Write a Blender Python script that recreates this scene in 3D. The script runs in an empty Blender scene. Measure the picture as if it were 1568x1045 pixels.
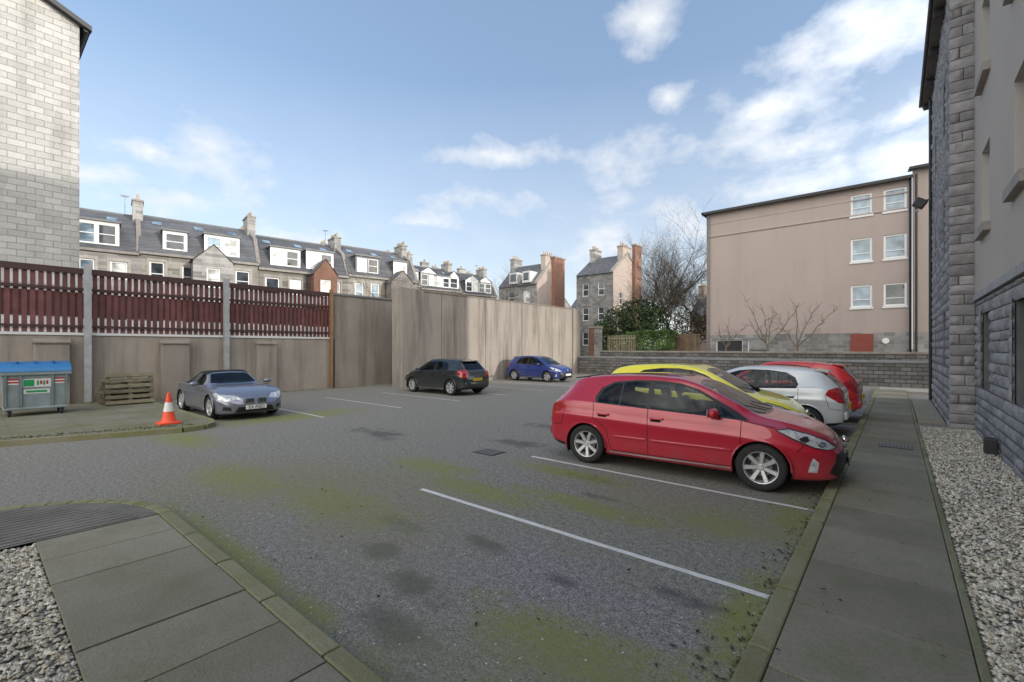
import bpy,bmesh,math,random
from mathutils import Vector,Matrix,noise
R=random.Random(7)
rad=math.radians
sc=bpy.context.scene
# ---------------------------------------------------------------- nodes
class NT:
    def __init__(s,nt): s.nt=nt
    def n(s,t,ins=None,**p):
        x=s.nt.nodes.new(t)
        for k,v in p.items(): setattr(x,k,v)
        if ins:
            for k,v in ins.items():
                if hasattr(v,'is_output'): s.nt.links.new(v,x.inputs[k])
                else: x.inputs[k].default_value=v
        return x
    def m(s,op,a,b=0.0,c=0.0,clamp=False):
        x=s.n('ShaderNodeMath',{0:a,1:b,2:c},operation=op); x.use_clamp=clamp; return x.outputs[0]
    def v(s,op,a,b=(0,0,0)):
        x=s.n('ShaderNodeVectorMath',{0:a,1:b},operation=op)
        return x.outputs['Value'] if op in('LENGTH','DOT_PRODUCT') else x.outputs[0]
    def mix(s,f,a,b,bt='MIX'):
        x=s.n('ShaderNodeMix',data_type='RGBA',blend_type=bt)
        for i,val in((0,f),(6,a),(7,b)):
            if hasattr(val,'is_output'): s.nt.links.new(val,x.inputs[i])
            else: x.inputs[i].default_value=(tuple(val)+(1,))[:4] if i else val
        return x.outputs[2]
    def noise(s,vec,scale,detail=4,rough=.55):
        return s.n('ShaderNodeTexNoise',{'Vector':vec,'Scale':scale,'Detail':detail,'Roughness':rough}).outputs['Fac']
    def mr(s,x,a,b,c=0.0,d=1.0):
        return s.n('ShaderNodeMapRange',{0:x,1:a,2:b,3:c,4:d}).outputs[0]
    def blobs(s,vec,bl):
        M=None
        for (x,y,rx,ry) in bl:
            d=s.v('SUBTRACT',vec,(x,y,0)); d=s.v('MULTIPLY',d,(1/rx,1/ry,0)); l=s.v('LENGTH',d)
            m=s.m('SUBTRACT',1.0,l)
            M=m if M is None else s.m('MAXIMUM',M,m)
        return M
def newmat(name):
    m=bpy.data.materials.new(name); m.use_nodes=True
    nt=m.node_tree
    for x in list(nt.nodes): nt.nodes.remove(x)
    N=NT(nt); out=N.n('ShaderNodeOutputMaterial'); p=N.n('ShaderNodeBsdfPrincipled')
    nt.links.new(p.outputs[0],out.inputs[0])
    return m,N,p,out
def setp(N,p,**k):
    for a,b in k.items():
        a=a.replace('_',' ')
        if hasattr(b,'is_output'): N.nt.links.new(b,p.inputs[a])
        else: p.inputs[a].default_value=b
def c4(c): return (c[0],c[1],c[2],1)
def mat(name,c,rough=.7,var=.2,scale=3,bump=0,bscale=60,metal=0,coat=0,spec=.5,c2=None,tint=True,stain=0,stcol=None):
    m,N,p,out=newmat(name)
    tc=N.n('ShaderNodeTexCoord').outputs['Object']
    f=N.noise(tc,scale,5)
    if c2 is None: c2=tuple(x*(1-var) for x in c); c=tuple(min(1,x*(1+var*.6)) for x in c)
    col=N.mix(N.mr(f,.3,.7),c,c2)
    if stain:
        mp=N.v('MULTIPLY',tc,(1.3,1.3,.12))
        g=N.noise(mp,1.6,6,.65)
        col=N.mix(N.m('MULTIPLY',N.mr(g,.46,.70),stain),col,stcol or (c2[0]*.4,c2[1]*.42,c2[2]*.38))
    if bump>0:
        g=N.noise(tc,bscale,4)
        col=N.mix(N.mr(g,.25,.75),col,N.mix(1.0,col,(.72,.72,.72),'MULTIPLY'))
        b=N.n('ShaderNodeBump',{'Height':g,'Strength':bump,'Distance':.02})
        setp(N,p,Normal=b.outputs[0])
    if tint:
        at=N.n('ShaderNodeAttribute',attribute_name='Col').outputs['Color']
        col=N.mix(1.0,col,at,'MULTIPLY')
    setp(N,p,Base_Color=col,Roughness=rough,Metallic=metal,Coat_Weight=coat)
    p.inputs['Specular IOR Level'].default_value=spec
    return m
def brickmat(name,c1,c2,mortar,axis,bw,bh,scale=1,bump=.5,ms=.012,lowc=None):
    m,N,p,out=newmat(name)
    tc=N.n('ShaderNodeTexCoord').outputs['Object']
    sp=N.n('ShaderNodeSeparateXYZ',{0:tc})
    u=sp.outputs['Y'] if axis=='y' else sp.outputs['X']
    cb=N.n('ShaderNodeCombineXYZ',{0:u,1:sp.outputs['Z'],2:0.0}).outputs[0]
    wob=N.n('ShaderNodeTexNoise',{'Vector':cb,'Scale':2.0}).outputs['Color']
    cb2=N.v('ADD',cb,N.v('MULTIPLY',wob,(.05,.03,0)))
    br=N.n('ShaderNodeTexBrick',{'Vector':cb2,'Color1':c4(c1),'Color2':c4(c2),'Mortar':c4(mortar),'Scale':1.0,'Mortar Size':ms,'Mortar Smooth':.4,'Bias':0.0,'Brick Width':bw,'Row Height':bh})
    f=N.noise(tc,1.1,5); g=N.noise(tc,22,4); st=N.noise(N.v('MULTIPLY',tc,(.8,.8,.15)),1.5,5,.65)
    col=N.mix(N.mr(f,.3,.7,0,.35),br.outputs['Color'],N.mix(1.0,br.outputs['Color'],(.62,.62,.60),'MULTIPLY'))
    col=N.mix(N.mr(g,.3,.7,0,.45),col,N.mix(1.0,col,(.6,.6,.6),'MULTIPLY'))
    col=N.mix(N.mr(st,.48,.72,0,.6),col,N.mix(1.0,col,(.55,.54,.50),'MULTIPLY'))
    h=N.m('SUBTRACT',N.m('MULTIPLY',g,.7),br.outputs['Fac'])
    b=N.n('ShaderNodeBump',{'Height':h,'Strength':bump,'Distance':.03})
    at=N.n('ShaderNodeAttribute',attribute_name='Col').outputs['Color']
    col=N.mix(1.0,col,at,'MULTIPLY')
    setp(N,p,Base_Color=col,Roughness=.85,Normal=b.outputs[0])
    return m
# ---------------------------------------------------------------- builder
class B:
    def __init__(s,name,M=None):
        s.name=name; s.v=[]; s.f=[]; s.mi=[]; s.c=[]; s.mats=[]; s.M=M or Matrix.Identity(4)
    def idx(s,m):
        if m not in s.mats: s.mats.append(m)
        return s.mats.index(m)
    def mesh(s,vs,fs,m,t=1,M=None):
        MM=s.M@M if M is not None else s.M
        o=len(s.v); s.v+= [tuple(MM@Vector(p)) for p in vs]
        i=s.idx(m)
        for f in fs: s.f.append([o+k for k in f]); s.mi.append(i); s.c.append(t)
    def poly(s,vs,m,t=1,M=None): s.mesh(vs,[list(range(len(vs)))],m,t,M)
    def box(s,x0,x1,y0,y1,z0,z1,m,t=1,M=None):
        vs=[(x0,y0,z0),(x1,y0,z0),(x1,y1,z0),(x0,y1,z0),(x0,y0,z1),(x1,y0,z1),(x1,y1,z1),(x0,y1,z1)]
        s.mesh(vs,[(0,3,2,1),(4,5,6,7),(0,1,5,4),(1,2,6,5),(2,3,7,6),(3,0,4,7)],m,t,M)
    def rbox(s,x0,x1,y0,y1,z0,z1,m,r=.03,t=1,M=None):
        bm=bmesh.new(); bmesh.ops.create_cube(bm,size=1)
        for v in bm.verts: v.co=Vector(((x0+x1)/2+v.co.x*(x1-x0),(y0+y1)/2+v.co.y*(y1-y0),(z0+z1)/2+v.co.z*(z1-z0)))
        bmesh.ops.bevel(bm,geom=bm.edges[:],offset=r,segments=2,affect='EDGES',profile=.5)
        bm.verts.index_update()
        s.mesh([v.co.copy() for v in bm.verts],[[v.index for v in f.verts] for f in bm.faces],m,t,M); bm.free()
    def cyl(s,p0,p1,r0,r1,n,m,caps=True,t=1,M=None):
        p0=Vector(p0);p1=Vector(p1);d=(p1-p0).normalized()
        a=d.orthogonal().normalized(); b=d.cross(a)
        vs=[];fs=[]
        for p,r in((p0,r0),(p1,r1)):
            for k in range(n):
                an=2*math.pi*k/n; vs.append(p+a*math.cos(an)*r+b*math.sin(an)*r)
        for k in range(n): fs.append((k,(k+1)%n,n+(k+1)%n,n+k))
        if caps: fs.append(tuple(range(n))[::-1]); fs.append(tuple(range(n,2*n)))
        s.mesh(vs,fs,m,t,M)
    def lathe(s,pr,n,m,M=None,t=1,cap=False):
        vs=[];fs=[]
        for r,z in pr:
            for k in range(n):
                an=2*math.pi*k/n; vs.append((r*math.cos(an),r*math.sin(an),z))
        for i in range(len(pr)-1):
            for k in range(n): fs.append((i*n+k,i*n+(k+1)%n,(i+1)*n+(k+1)%n,(i+1)*n+k))
        if cap: fs.append(tuple((len(pr)-1)*n+k for k in range(n)))
        s.mesh(vs,fs,m,t,M)
    def ell(s,c,r,m,M=None,n=14,t=1):
        vs=[];fs=[];h=n//2
        for i in range(h+1):
            th=math.pi*i/h
            for k in range(n):
                ph=2*math.pi*k/n
                vs.append((c[0]+r[0]*math.sin(th)*math.cos(ph),c[1]+r[1]*math.sin(th)*math.sin(ph),c[2]+r[2]*math.cos(th)))
        for i in range(h):
            for k in range(n): fs.append((i*n+k,(i+1)*n+k,(i+1)*n+(k+1)%n,i*n+(k+1)%n))
        s.mesh(vs,fs,m,t,M)
    def done(s,parent=None,smooth=0,bevel=0,loc=None):
        me=bpy.data.meshes.new(s.name); me.from_pydata(s.v,[],s.f)
        for m in s.mats: me.materials.append(m)
        me.polygons.foreach_set('material_index',s.mi)
        ca=me.color_attributes.new('Col','FLOAT_COLOR','CORNER')
        buf=[]
        for p in me.polygons:
            t=s.c[p.index]; t=(t,t,t) if not isinstance(t,tuple) else t
            buf+=[t[0],t[1],t[2],1]*p.loop_total
        ca.data.foreach_set('color',buf)
        me.update()
        if smooth:
            me.polygons.foreach_set('use_smooth',[True]*len(me.polygons)); me.set_sharp_from_angle(angle=rad(smooth))
        o=bpy.data.objects.new(s.name,me); sc.collection.objects.link(o)
        if parent: o.parent=parent
        if bevel:
            b=o.modifiers.new('bev','BEVEL'); b.width=bevel; b.segments=2; b.limit_method='ANGLE'; b.angle_limit=rad(40)
        if loc is not None: o.location=loc
        return o
def empty(name,loc=(0,0,0),rz=0):
    e=bpy.data.objects.new(name,None); sc.collection.objects.link(e); e.location=loc; e.rotation_euler=(0,0,rz); e.empty_display_size=.3; return e
def tn(a=.12): return 1+R.uniform(-a,a)
# ---------------------------------------------------------------- materials
def m_asphalt():
    m,N,p,out=newmat('asphalt'); tc=N.n('ShaderNodeTexCoord').outputs['Object']
    fine=N.noise(tc,60,2,.6); med=N.noise(tc,2.2,6,.65); big=N.noise(tc,.45,5,.6); mid=N.noise(tc,17,5,.7)
    grain=N.m('ADD',N.m('MULTIPLY',fine,.6),N.m('MULTIPLY',mid,.4))
    col=N.mix(N.mr(grain,.40,.61),(.090,.086,.074),(.315,.30,.262))
    bay=N.blobs(tc,[(-3.6,2.75,2.9,1.25),(-2.0,2.2,2.2,1.0),(-4.8,3.3,1.2,.7)])
    bay=N.m('ADD',N.m('MULTIPLY',bay,1.6),N.m('MULTIPLY',N.m('SUBTRACT',med,.5),1.6))
    col=N.mix(N.mr(bay,.0,.45,0,.85),col,N.mix(N.mr(grain,.40,.62),(.075,.070,.078),(.36,.335,.345)))
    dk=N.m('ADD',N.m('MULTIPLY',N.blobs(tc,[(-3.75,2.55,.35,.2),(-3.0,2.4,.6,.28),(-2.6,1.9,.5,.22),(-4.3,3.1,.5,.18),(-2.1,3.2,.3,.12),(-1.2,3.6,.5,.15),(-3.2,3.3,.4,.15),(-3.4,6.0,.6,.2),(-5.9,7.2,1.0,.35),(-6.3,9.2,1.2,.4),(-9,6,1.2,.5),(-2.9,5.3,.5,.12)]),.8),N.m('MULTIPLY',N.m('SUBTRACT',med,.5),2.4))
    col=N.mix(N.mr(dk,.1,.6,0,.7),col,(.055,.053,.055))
    mossb=N.blobs(tc,[(-1.5,5.35,.6,.45),(-1.6,2.5,1.1,.5),(-5.4,3.0,1.6,.65),(-7.5,2.6,1.6,.6),(-5.8,4.9,1.3,.5),(-.9,6.0,.35,1.2),(-.85,3.6,.25,1.3),(-.9,2.2,.4,1.1),(-3.9,6.0,1.4,.35),(-4.8,1.62,3.0,.2),(-13,6,1,3),(-11.6,3,1.6,.6),(-1.2,1.8,.9,.45),(-3,4.9,1.6,.35),(-4.4,4.5,1.5,.4)])
    moss=N.m('ADD',N.m('MULTIPLY',mossb,1.1),N.m('MULTIPLY',N.m('SUBTRACT',N.noise(tc,2.6,10,.8),.5),2.8))
    moss=N.mr(moss,.05,.8,0,.95)
    moss=N.m('MULTIPLY',moss,N.mr(N.noise(tc,30,5,.75),.36,.56,.12,1))
    col=N.mix(moss,col,(.19,.215,.04))
    bigm=N.m('ADD',N.m('MULTIPLY',N.blobs(tc,[(-5.5,3,4,1.6),(-1.5,5.4,1.5,.9),(-1.4,2.1,1.6,.8)]),.35),big)
    col=N.mix(N.mr(bigm,.42,.75,0,.5),col,(.19,.18,.09))
    wsp=N.n('ShaderNodeTexVoronoi',{'Vector':tc,'Scale':10.0}).outputs['Distance']
    col=N.mix(N.mr(wsp,.05,.09,.95,0),col,(.60,.58,.55))
    ws2=N.n('ShaderNodeTexVoronoi',{'Vector':N.v('ADD',tc,(3.3,7.1,0)),'Scale':7.0}).outputs['Distance']
    col=N.mix(N.mr(ws2,.04,.09,.85,0),col,(.035,.03,.025))
    b=N.n('ShaderNodeBump',{'Height':grain,'Strength':.6,'Distance':.01})
    setp(N,p,Base_Color=col,Roughness=.85,Normal=b.outputs[0]); return m
def m_gravel(name='gravel_stone'):
    m,N,p,out=newmat(name); tc=N.n('ShaderNodeTexCoord').outputs['Object']
    v=N.n('ShaderNodeTexVoronoi',{'Vector':tc,'Scale':38.0})
    rgb=N.n('ShaderNodeSeparateColor',{0:v.outputs['Color']}).outputs[0]
    col=N.mix(rgb,(.58,.55,.46),(.24,.22,.18)); col=N.mix(N.mr(v.outputs['Distance'],.35,.7),col,(.08,.075,.06))
    b=N.n('ShaderNodeBump',{'Height':v.outputs['Distance'],'Strength':1.0,'Distance':.02}); b.invert=True
    setp(N,p,Base_Color=col,Roughness=.8,Normal=b.outputs[0]); return m
asphalt=m_asphalt(); gravelbed=m_gravel()
pebble=mat('pebble',(.55,.52,.45),.75,.3,8)
slab=mat('paving_slab',(.225,.205,.145),.85,.3,1.2,.35,60,c2=(.28,.258,.20),stain=.45,stcol=(.14,.14,.06))
kerbm=mat('kerb_concrete',(.29,.27,.185),.85,.25,2,.4,50,c2=(.20,.20,.08))
tarm=mat('footway_tarmac',(.20,.19,.165),.9,.25,2,.6,80)
whitep=mat('road_paint',(.84,.84,.82),.7,.1,6,.3,60,c2=(.66,.66,.62))
harl=mat('harl_render',(.42,.365,.31),.9,.15,.8,.6,40,c2=(.34,.295,.25),stain=.6)
harl2=mat('harl_render_tall',(.44,.385,.335),.9,.15,.6,.6,40,c2=(.36,.32,.28),stain=.85,stcol=(.16,.14,.12))
conc=mat('concrete_pier',(.36,.32,.27),.9,.2,1.5,.5,50,stain=.35)
beige=mat('beige_render',(.52,.425,.385),.9,.05,.4,.25,60,c2=(.49,.405,.365),stain=.12)
beigeR=mat('beige_render_near',(.56,.50,.44),.9,.05,.8,.5,70,c2=(.52,.465,.41))
granR=mat('rockface_granite',(.44,.43,.43),.9,.25,5,.9,45,c2=(.30,.295,.30))
mort=mat('mortar',(.16,.16,.155),.95,.2,4,.3)
sill=mat('sill_stone',(.38,.35,.32),.85,.2,2,.2)
slate=brickmat('slate',(.11,.115,.13),(.16,.165,.18),(.08,.08,.085),'x',.35,.22,bump=.4)
slate_y=brickmat('slate_y',(.11,.115,.13),(.16,.165,.18),(.08,.08,.085),'y',.35,.22,bump=.4)
gran_x=brickmat('granite_ashlar_x',(.50,.485,.465),(.25,.24,.23),(.42,.41,.39),'x',.5,.24,ms=.02)
rubble=brickmat('granite_rubble',(.24,.23,.22),(.13,.125,.12),(.08,.076,.07),'x',.42,.2,bump=1,ms=.02)
brickr=brickmat('red_brick',(.42,.20,.13),(.34,.15,.10),(.30,.24,.2),'y',.23,.08,ms=.01)
pinkh=mat('pink_harl',(.46,.38,.33),.9,.1,1)
whitef=mat('white_upvc',(.82,.82,.81),.5,.05,2)
darkm=mat('dark_paint',(.025,.025,.027),.5,.2,3)
potm=mat('chimney_pot',(.42,.35,.26),.8,.3,3)
lead=mat('lead_grey',(.20,.205,.21),.7,.2,2)
maroon=mat('maroon_metal',(.145,.052,.05),.6,.3,3,stain=.4)
maroonD=mat('maroon_rail',(.06,.028,.028),.6,.2,3)
galv=mat('galvanised_post',(.38,.385,.39),.6,.2,4,stain=.4)
rust=mat('rusty_pipe',(.30,.17,.09),.8,.3,5)
wood=mat('weathered_wood',(.27,.23,.155),.9,.35,6,.5,40,c2=(.15,.145,.085))
fencew=mat('fence_timber',(.16,.11,.07),.85,.3,3)
bark=mat('bark',(.17,.135,.105),.9,.3,6,tint=True)
leafD=mat('ivy_leaf',(.055,.09,.025),.6,.4,1.5); leafL=mat('hedge_leaf',(.10,.17,.045),.6,.3,1.5)
weedm=mat('moss_weed',(.13,.14,.055),.8,.3,3)
grass=mat('grass_ground',(.08,.085,.045),.95,.4,.8,.5,30)
deadleaf=mat('dead_leaf',(.06,.04,.025),.9,.4,8)
doorm=mat('red_door',(.25,.05,.03),.5,.15,3)
def glassm(name,col=(.02,.025,.03),rough=.04):
    m,N,p,out=newmat(name); tc=N.n('ShaderNodeTexCoord').outputs['Object']
    f=N.noise(tc,1.3,3)
    setp(N,p,Base_Color=N.mix(N.mr(f,.35,.65),col,tuple(min(1,x*3+.02) for x in col)),Roughness=rough); p.inputs['Specular IOR Level'].default_value=.9
    return m
wglass=glassm('window_glass'); blind=glassm('window_with_blind',(.35,.34,.32),.1); wglassB=glassm('window_glass_pale',(.10,.14,.17))
# ---------------------------------------------------------------- wall helper
def wallgrid(b,P,u0,u1,z0,z1,ops,wm,rev=.15,frame=whitef,glass=wglass,t=1,fw=.07,style='sash'):
    us=sorted(set([u0,u1]+[o[0] for o in ops]+[o[1] for o in ops])); zs=sorted(set([z0,z1]+[o[2] for o in ops]+[o[3] for o in ops]))
    us=[u for u in us if u0<=u<=u1]; zs=[z for z in zs if z0<=z<=z1]
    for i in range(len(us)-1):
        for j in range(len(zs)-1):
            cu=(us[i]+us[i+1])/2; cz=(zs[j]+zs[j+1])/2
            if any(o[0]<cu<o[1] and o[2]<cz<o[3] for o in ops): continue
            b.poly([P(us[i],zs[j],0),P(us[i+1],zs[j],0),P(us[i+1],zs[j+1],0),P(us[i],zs[j+1],0)],wm,t)
    for o in ops:
        a,c,d,e=o[:4]; g=o[4] if len(o)>4 else glass
        for (p,q) in(((a,d),(a,e)),((a,e),(c,e)),((c,e),(c,d)),((c,d),(a,d))):
            b.poly([P(p[0],p[1],0),P(q[0],q[1],0),P(q[0],q[1],rev),P(p[0],p[1],rev)],wm,t)
        pb(b,P,a,c,d,e,rev,rev+.02,g)
        f0,f1=rev-.05,rev-.002
        pb(b,P,a,a+fw,d,e,f0,f1,frame); pb(b,P,c-fw,c,d,e,f0,f1,frame)
        pb(b,P,a+fw,c-fw,d,d+fw,f0,f1,frame); pb(b,P,a+fw,c-fw,e-fw,e,f0,f1,frame)
        if style=='sash': pb(b,P,a+fw,c-fw,(d+e)/2-.03,(d+e)/2+.03,f0,f1,frame)
def pb(b,P,u0,u1,z0,z1,d0,d1,m,t=1):
    v=[P(u0,z0,d0),P(u1,z0,d0),P(u1,z0,d1),P(u0,z0,d1),P(u0,z1,d0),P(u1,z1,d0),P(u1,z1,d1),P(u0,z1,d1)]
    b.mesh(v,[(0,3,2,1),(4,5,6,7),(0,1,5,4),(1,2,6,5),(2,3,7,6),(3,0,4,7)],m,t)
def stones(b,P,u0,u1,z0,z1,course,ul,m,ops=[],amp=.035,seed=1):
    rr=random.Random(seed); z=z0; row=0
    while z<z1-.05:
        h=min(course*rr.uniform(.85,1.15),z1-z)
        if z1-(z+h)<.08: h=z1-z
        iv=[(u0,u1)]
        for o in ops:
            if o[2]<z+h*.6 and o[3]>z+h*.4:
                n=[]
                for a,c in iv:
                    if o[1]<=a or o[0]>=c: n.append((a,c)); continue
                    if o[0]>a: n.append((a,o[0]))
                    if o[1]<c: n.append((o[1],c))
                iv=n
        for a,c in iv:
            u=a
            while u<c-.02:
                w=ul*rr.uniform(.65,1.5)
                if row%2 and u==a: w*=.6
                if c-(u+w)<ul*.4: w=c-u
                g=.008; nx,nz=5,4; vs=[];fs=[]; off=rr.uniform(0,50); tt=rr.uniform(.72,1.15); base=rr.uniform(.4,1)*amp
                for j in range(nz+1):
                    for i in range(nx+1):
                        s=i/nx;q=j/nz
                        e=min(s,1-s)*w; f=min(q,1-q)*h
                        k=min(1,min(e,f)/.035)
                        d=-.01+k*(base+amp*1.1*noise.noise(Vector((u*7+s*w*11+off,(z+q*h)*11,off))))
                        vs.append(P(u+g+(w-2*g)*s,z+g+(h-2*g)*q,-d))
                for j in range(nz):
                    for i in range(nx):
                        o=j*(nx+1)+i; fs.append((o,o+1,o+nx+2,o+nx+1))
                b.mesh(vs,fs,m,(tt,tt*.99,tt*.98)); u+=w
        z+=h; row+=1
# ---------------------------------------------------------------- ground
g=B('ground'); g.poly([(-500,-400,-.006),(500,-400,-.006),(500,600,-.006),(-500,600,-.006)],grass); g.done()
cp=B('car_park_asphalt'); cp.poly([(-21,-30,0),(1.35,-30,0),(1.35,29.7,0),(-21,29.7,0)],asphalt); cp.done()
ln=B('parking_bay_lines')
def line(x0,x1,y,w=.07,t=1):
    n=24; vs=[]
    for i in range(n+1):
        x=x0+(x1-x0)*i/n; vs.append((x,y-w/2+R.uniform(-.004,.004),.004))
    for i in range(n,-1,-1):
        x=x0+(x1-x0)*i/n; vs.append((x,y+w/2+R.uniform(-.004,.004),.004))
    ln.poly(vs,whitep,t)
for i,y in enumerate([4.02,6.5,9.0,11.5,14.0,16.5,19.0,21.5]): line(-5.0,-.73,y,t=1)
for y in [6.4,9.0,11.55,14.2,16.8,19.4,22.6,25.2]: line(-17.0,-12.2,y,t=.85)
ln.done()
k=B('kerb'); y=-6
while y<25.8:
    k.box(-.71,-.575,y+.004,y+.906,-.05,.10+R.uniform(-.003,.003),kerbm,tn(.15)); y+=.915
k.done(bevel=.015)
s=B('footpath'); y=-6
while y<25.6:
    L=.9
    s.box(-.57,.36,y+.005,y+L-.005,-.05,.095+R.uniform(-.004,.004),slab,tn(.14)); y+=L
s.done(bevel=.006)
e=B('path_edging'); y=-6
while y<25:
    e.box(.366,.415,y,y+.9,-.05,.10,kerbm,tn(.2)); y+=.91
e.done(bevel=.008)
cw=B('crossing_path'); cw.box(-.57,2.2,25.65,27.6,-.05,.09,mat('pale_paving',(.42,.38,.33),.85,.15,2,.2),1); cw.done(bevel=.01)
ep=B('entrance_paving')
for i in range(5): ep.box(.43,.93,15.3+i*1.3,16.57+i*1.3,-.05,.12,slab,1.3*tn(.1))
ep.done(bevel=.01)
gb=B('gravel_strip'); gb.poly([(.41,-6,.07),(1.45,-6,.07),(1.45,15.3,.07),(.41,15.3,.07)],gravelbed); gb.done()
k=B('kerb'); x=-6.3
while x<3:
    k.box(x+.004,x+.906,1.375,1.5,-.05,.10+R.uniform(-.003,.003),kerbm,tn(.15)); x+=.915
cx,cy,rr_=-6.3,-.2,1.7
for i in range(0,13):
    a0=rad(90+i*7.5); a1=rad(90+(i+1)*7.5-.2)
    q=[(cx+r*math.cos(a),cy+r*math.sin(a)) for r,a in((rr_,a0),(rr_,a1),(rr_-.125,a1),(rr_-.125,a0))]
    t_=tn(.1)
    k.mesh([(p[0],p[1],-.05) for p in q]+[(p[0],p[1],.10) for p in q],[(4,5,6,7),(0,1,5,4),(2,3,7,6),(1,2,6,5),(3,0,4,7)],kerbm,t_)
k.box(-8.0,-7.875,-6,-.42,-.05,.1,kerbm)
k.done(bevel=.012)
s=B('footpath'); x=-6.3
while x<3:
    L=.62
    s.box(x+.005,x+L-.005,.42,1.368,-.05,.095+R.uniform(-.004,.004),slab,tn(.14)); x+=L
s.done(bevel=.006)
t=B('footway'); pts=[(-6.31,.40)]+[(-6.31,1.37)]+[(cx+1.57*math.cos(rad(90+i*7.5)),cy+1.57*math.sin(rad(90+i*7.5))) for i in range(0,13)]+[(-7.87,-6),(-6.31,-6)]
t.poly([(a,b_,.093) for a,b_ in pts],tarm)
for i in range(14): t.box(-6.42-i*.1,-6.36-i*.1,-1.5,1.2-.0025*i*i*1.3-.02*i,.094,.099,tarm,1.08)
t.done()
gb=B('gravel_bed'); gb.poly([(-6.29,-6,.07),(3,-6,.07),(3,.415,.07),(-6.29,.415,.07)],gravelbed); gb.done()
def pebbles(name,x0,x1,y0,y1,n,ybias=False):
    vs=[];fs=[];cs=[]
    for _ in range(n):
        x=R.uniform(x0,x1); y=y0+(y1-y0)*(R.random()**(1.6 if ybias else 1)); r=R.uniform(.009,.024); o=len(vs)
        a=R.random()*3
        for px,py,pz in((1,0,0),(0,1,0),(-1,0,0),(0,-1,0),(0,0,.7),(0,0,-.7)):
            px*=R.uniform(.7,1.3);py*=R.uniform(.6,1.1)
            vs.append((x+r*(px*math.cos(a)-py*math.sin(a)),y+r*(px*math.sin(a)+py*math.cos(a)),.078+r*pz*R.uniform(.7,1.2)+R.uniform(0,.012)))
        for f in((0,1,4),(1,2,4),(2,3,4),(3,0,4),(1,0,5),(2,1,5),(3,2,5),(0,3,5)): fs.append([o+i for i in f])
        c=R.choice([(1.2,1.17,1.1),(.95,.92,.85),(.6,.58,.55),(1.4,1.38,1.35),(.85,.78,.65),(1,1,1)]); cs+=[c]*8
    b=B(name); b.v=vs;b.f=fs;b.c=cs;b.mats=[pebble];b.mi=[0]*len(fs); return b.done()
pebbles('gravel',.43,1.36,3.2,14.6,15000,True); pebbles('gravel',-6.27,-2.8,-1.8,.41,13000)
lv=B('fallen_leaves')
for _ in range(620):
    x=R.uniform(-9,1.3); y=R.uniform(1.6,11)
    if R.random()<.45: x=-.74-abs(R.gauss(0,.12))
    r=R.uniform(.006,.028); z=.008 if x<-.72 else .112; a=R.random()*6
    lv.poly([(x+r*math.cos(a+i*1.57)*(1 if i%2 else .5),y+r*math.sin(a+i*1.57)*(1 if i%2 else .5),z+R.uniform(0,.012)) for i in range(4)],deadleaf,tn(.5))
lv.done()
def grate(name,x,y,z):
    b=B(name); b.box(x-.25,x+.25,y-.2,y+.2,z-.06,z+.006,darkm)
    for i in range(9): b.box(x-.23+i*.053,x-.20+i*.053,y-.18,y+.18,z+.008,z+.016,lead,.9)
    b.done()
grate('drain_grate',-5.8,6.25,0); grate('drain_grate',.0,11.2,.098)
lp=B('footpath')
pts=[(-20.9,-8),(-13.9,-8),(-13.7,0),(-13.3,1.3),(-12.9,2.4),(-12.65,3.2),(-12.7,3.6),(-13.0,3.85),(-13.5,3.95),(-20.9,4.0)]
n=len(pts)
lp.poly([(a,b_,.10) for a,b_ in pts],mat('mossy_paving',(.26,.24,.195),.9,.3,1.0,.5,50,c2=(.17,.17,.085)))
for i in range(9):
    lp.box(-19.9,-13.9,-6+i*1.1,-5.985+i*1.1,.1005,.102,mort)
for x in(-19.9,-18.4,-16.9,-15.4,-13.95): lp.box(x,x+.015,-6,3.85,.1025,.1035,mort)
lp.done()
k=B('kerb')
for i in range(1,n-2):
    p=Vector(pts[i]+(0,)); q=Vector(pts[i+1]+(0,)); d=(q-p).normalized(); nn=Vector((d.y,-d.x,0))*.13
    k.mesh([(v.x,v.y,z) for z in(-.03,.112) for v in(p,q,q+nn,p+nn)],[(4,5,6,7),(1,2,6,5),(2,3,7,6),(3,0,4,7)],kerbm,tn(.1))
k.box(-20.9,-13.5,3.95,4.08,-.03,.112,kerbm); k.done()
wk=B('weeds')
for _ in range(2400):
    q=R.random()
    if q<.4: x=-13.95+R.gauss(0,.12); y=R.uniform(-1,3.5); x+= (y)*.28
    elif q<.7: x=-20.6+abs(R.gauss(0,.12)); y=R.uniform(-2,13)
    else: x=-.73-abs(R.gauss(0,.02)); y=R.uniform(1.5,12)
    h=R.uniform(.01,.035) if q<.4 else (R.uniform(.02,.09) if q<.7 else R.uniform(.01,.03)); a=R.random()*3; w=.012
    z=.1 if (y<3.9 and q<.7) else 0
    wk.poly([(x-w*math.cos(a),y-w*math.sin(a),z),(x+w*math.cos(a),y+w*math.sin(a),z),(x+R.uniform(-.04,.04),y+R.uniform(-.04,.04),z+h)],weedm,tn(.4))
wk.done()
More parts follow.
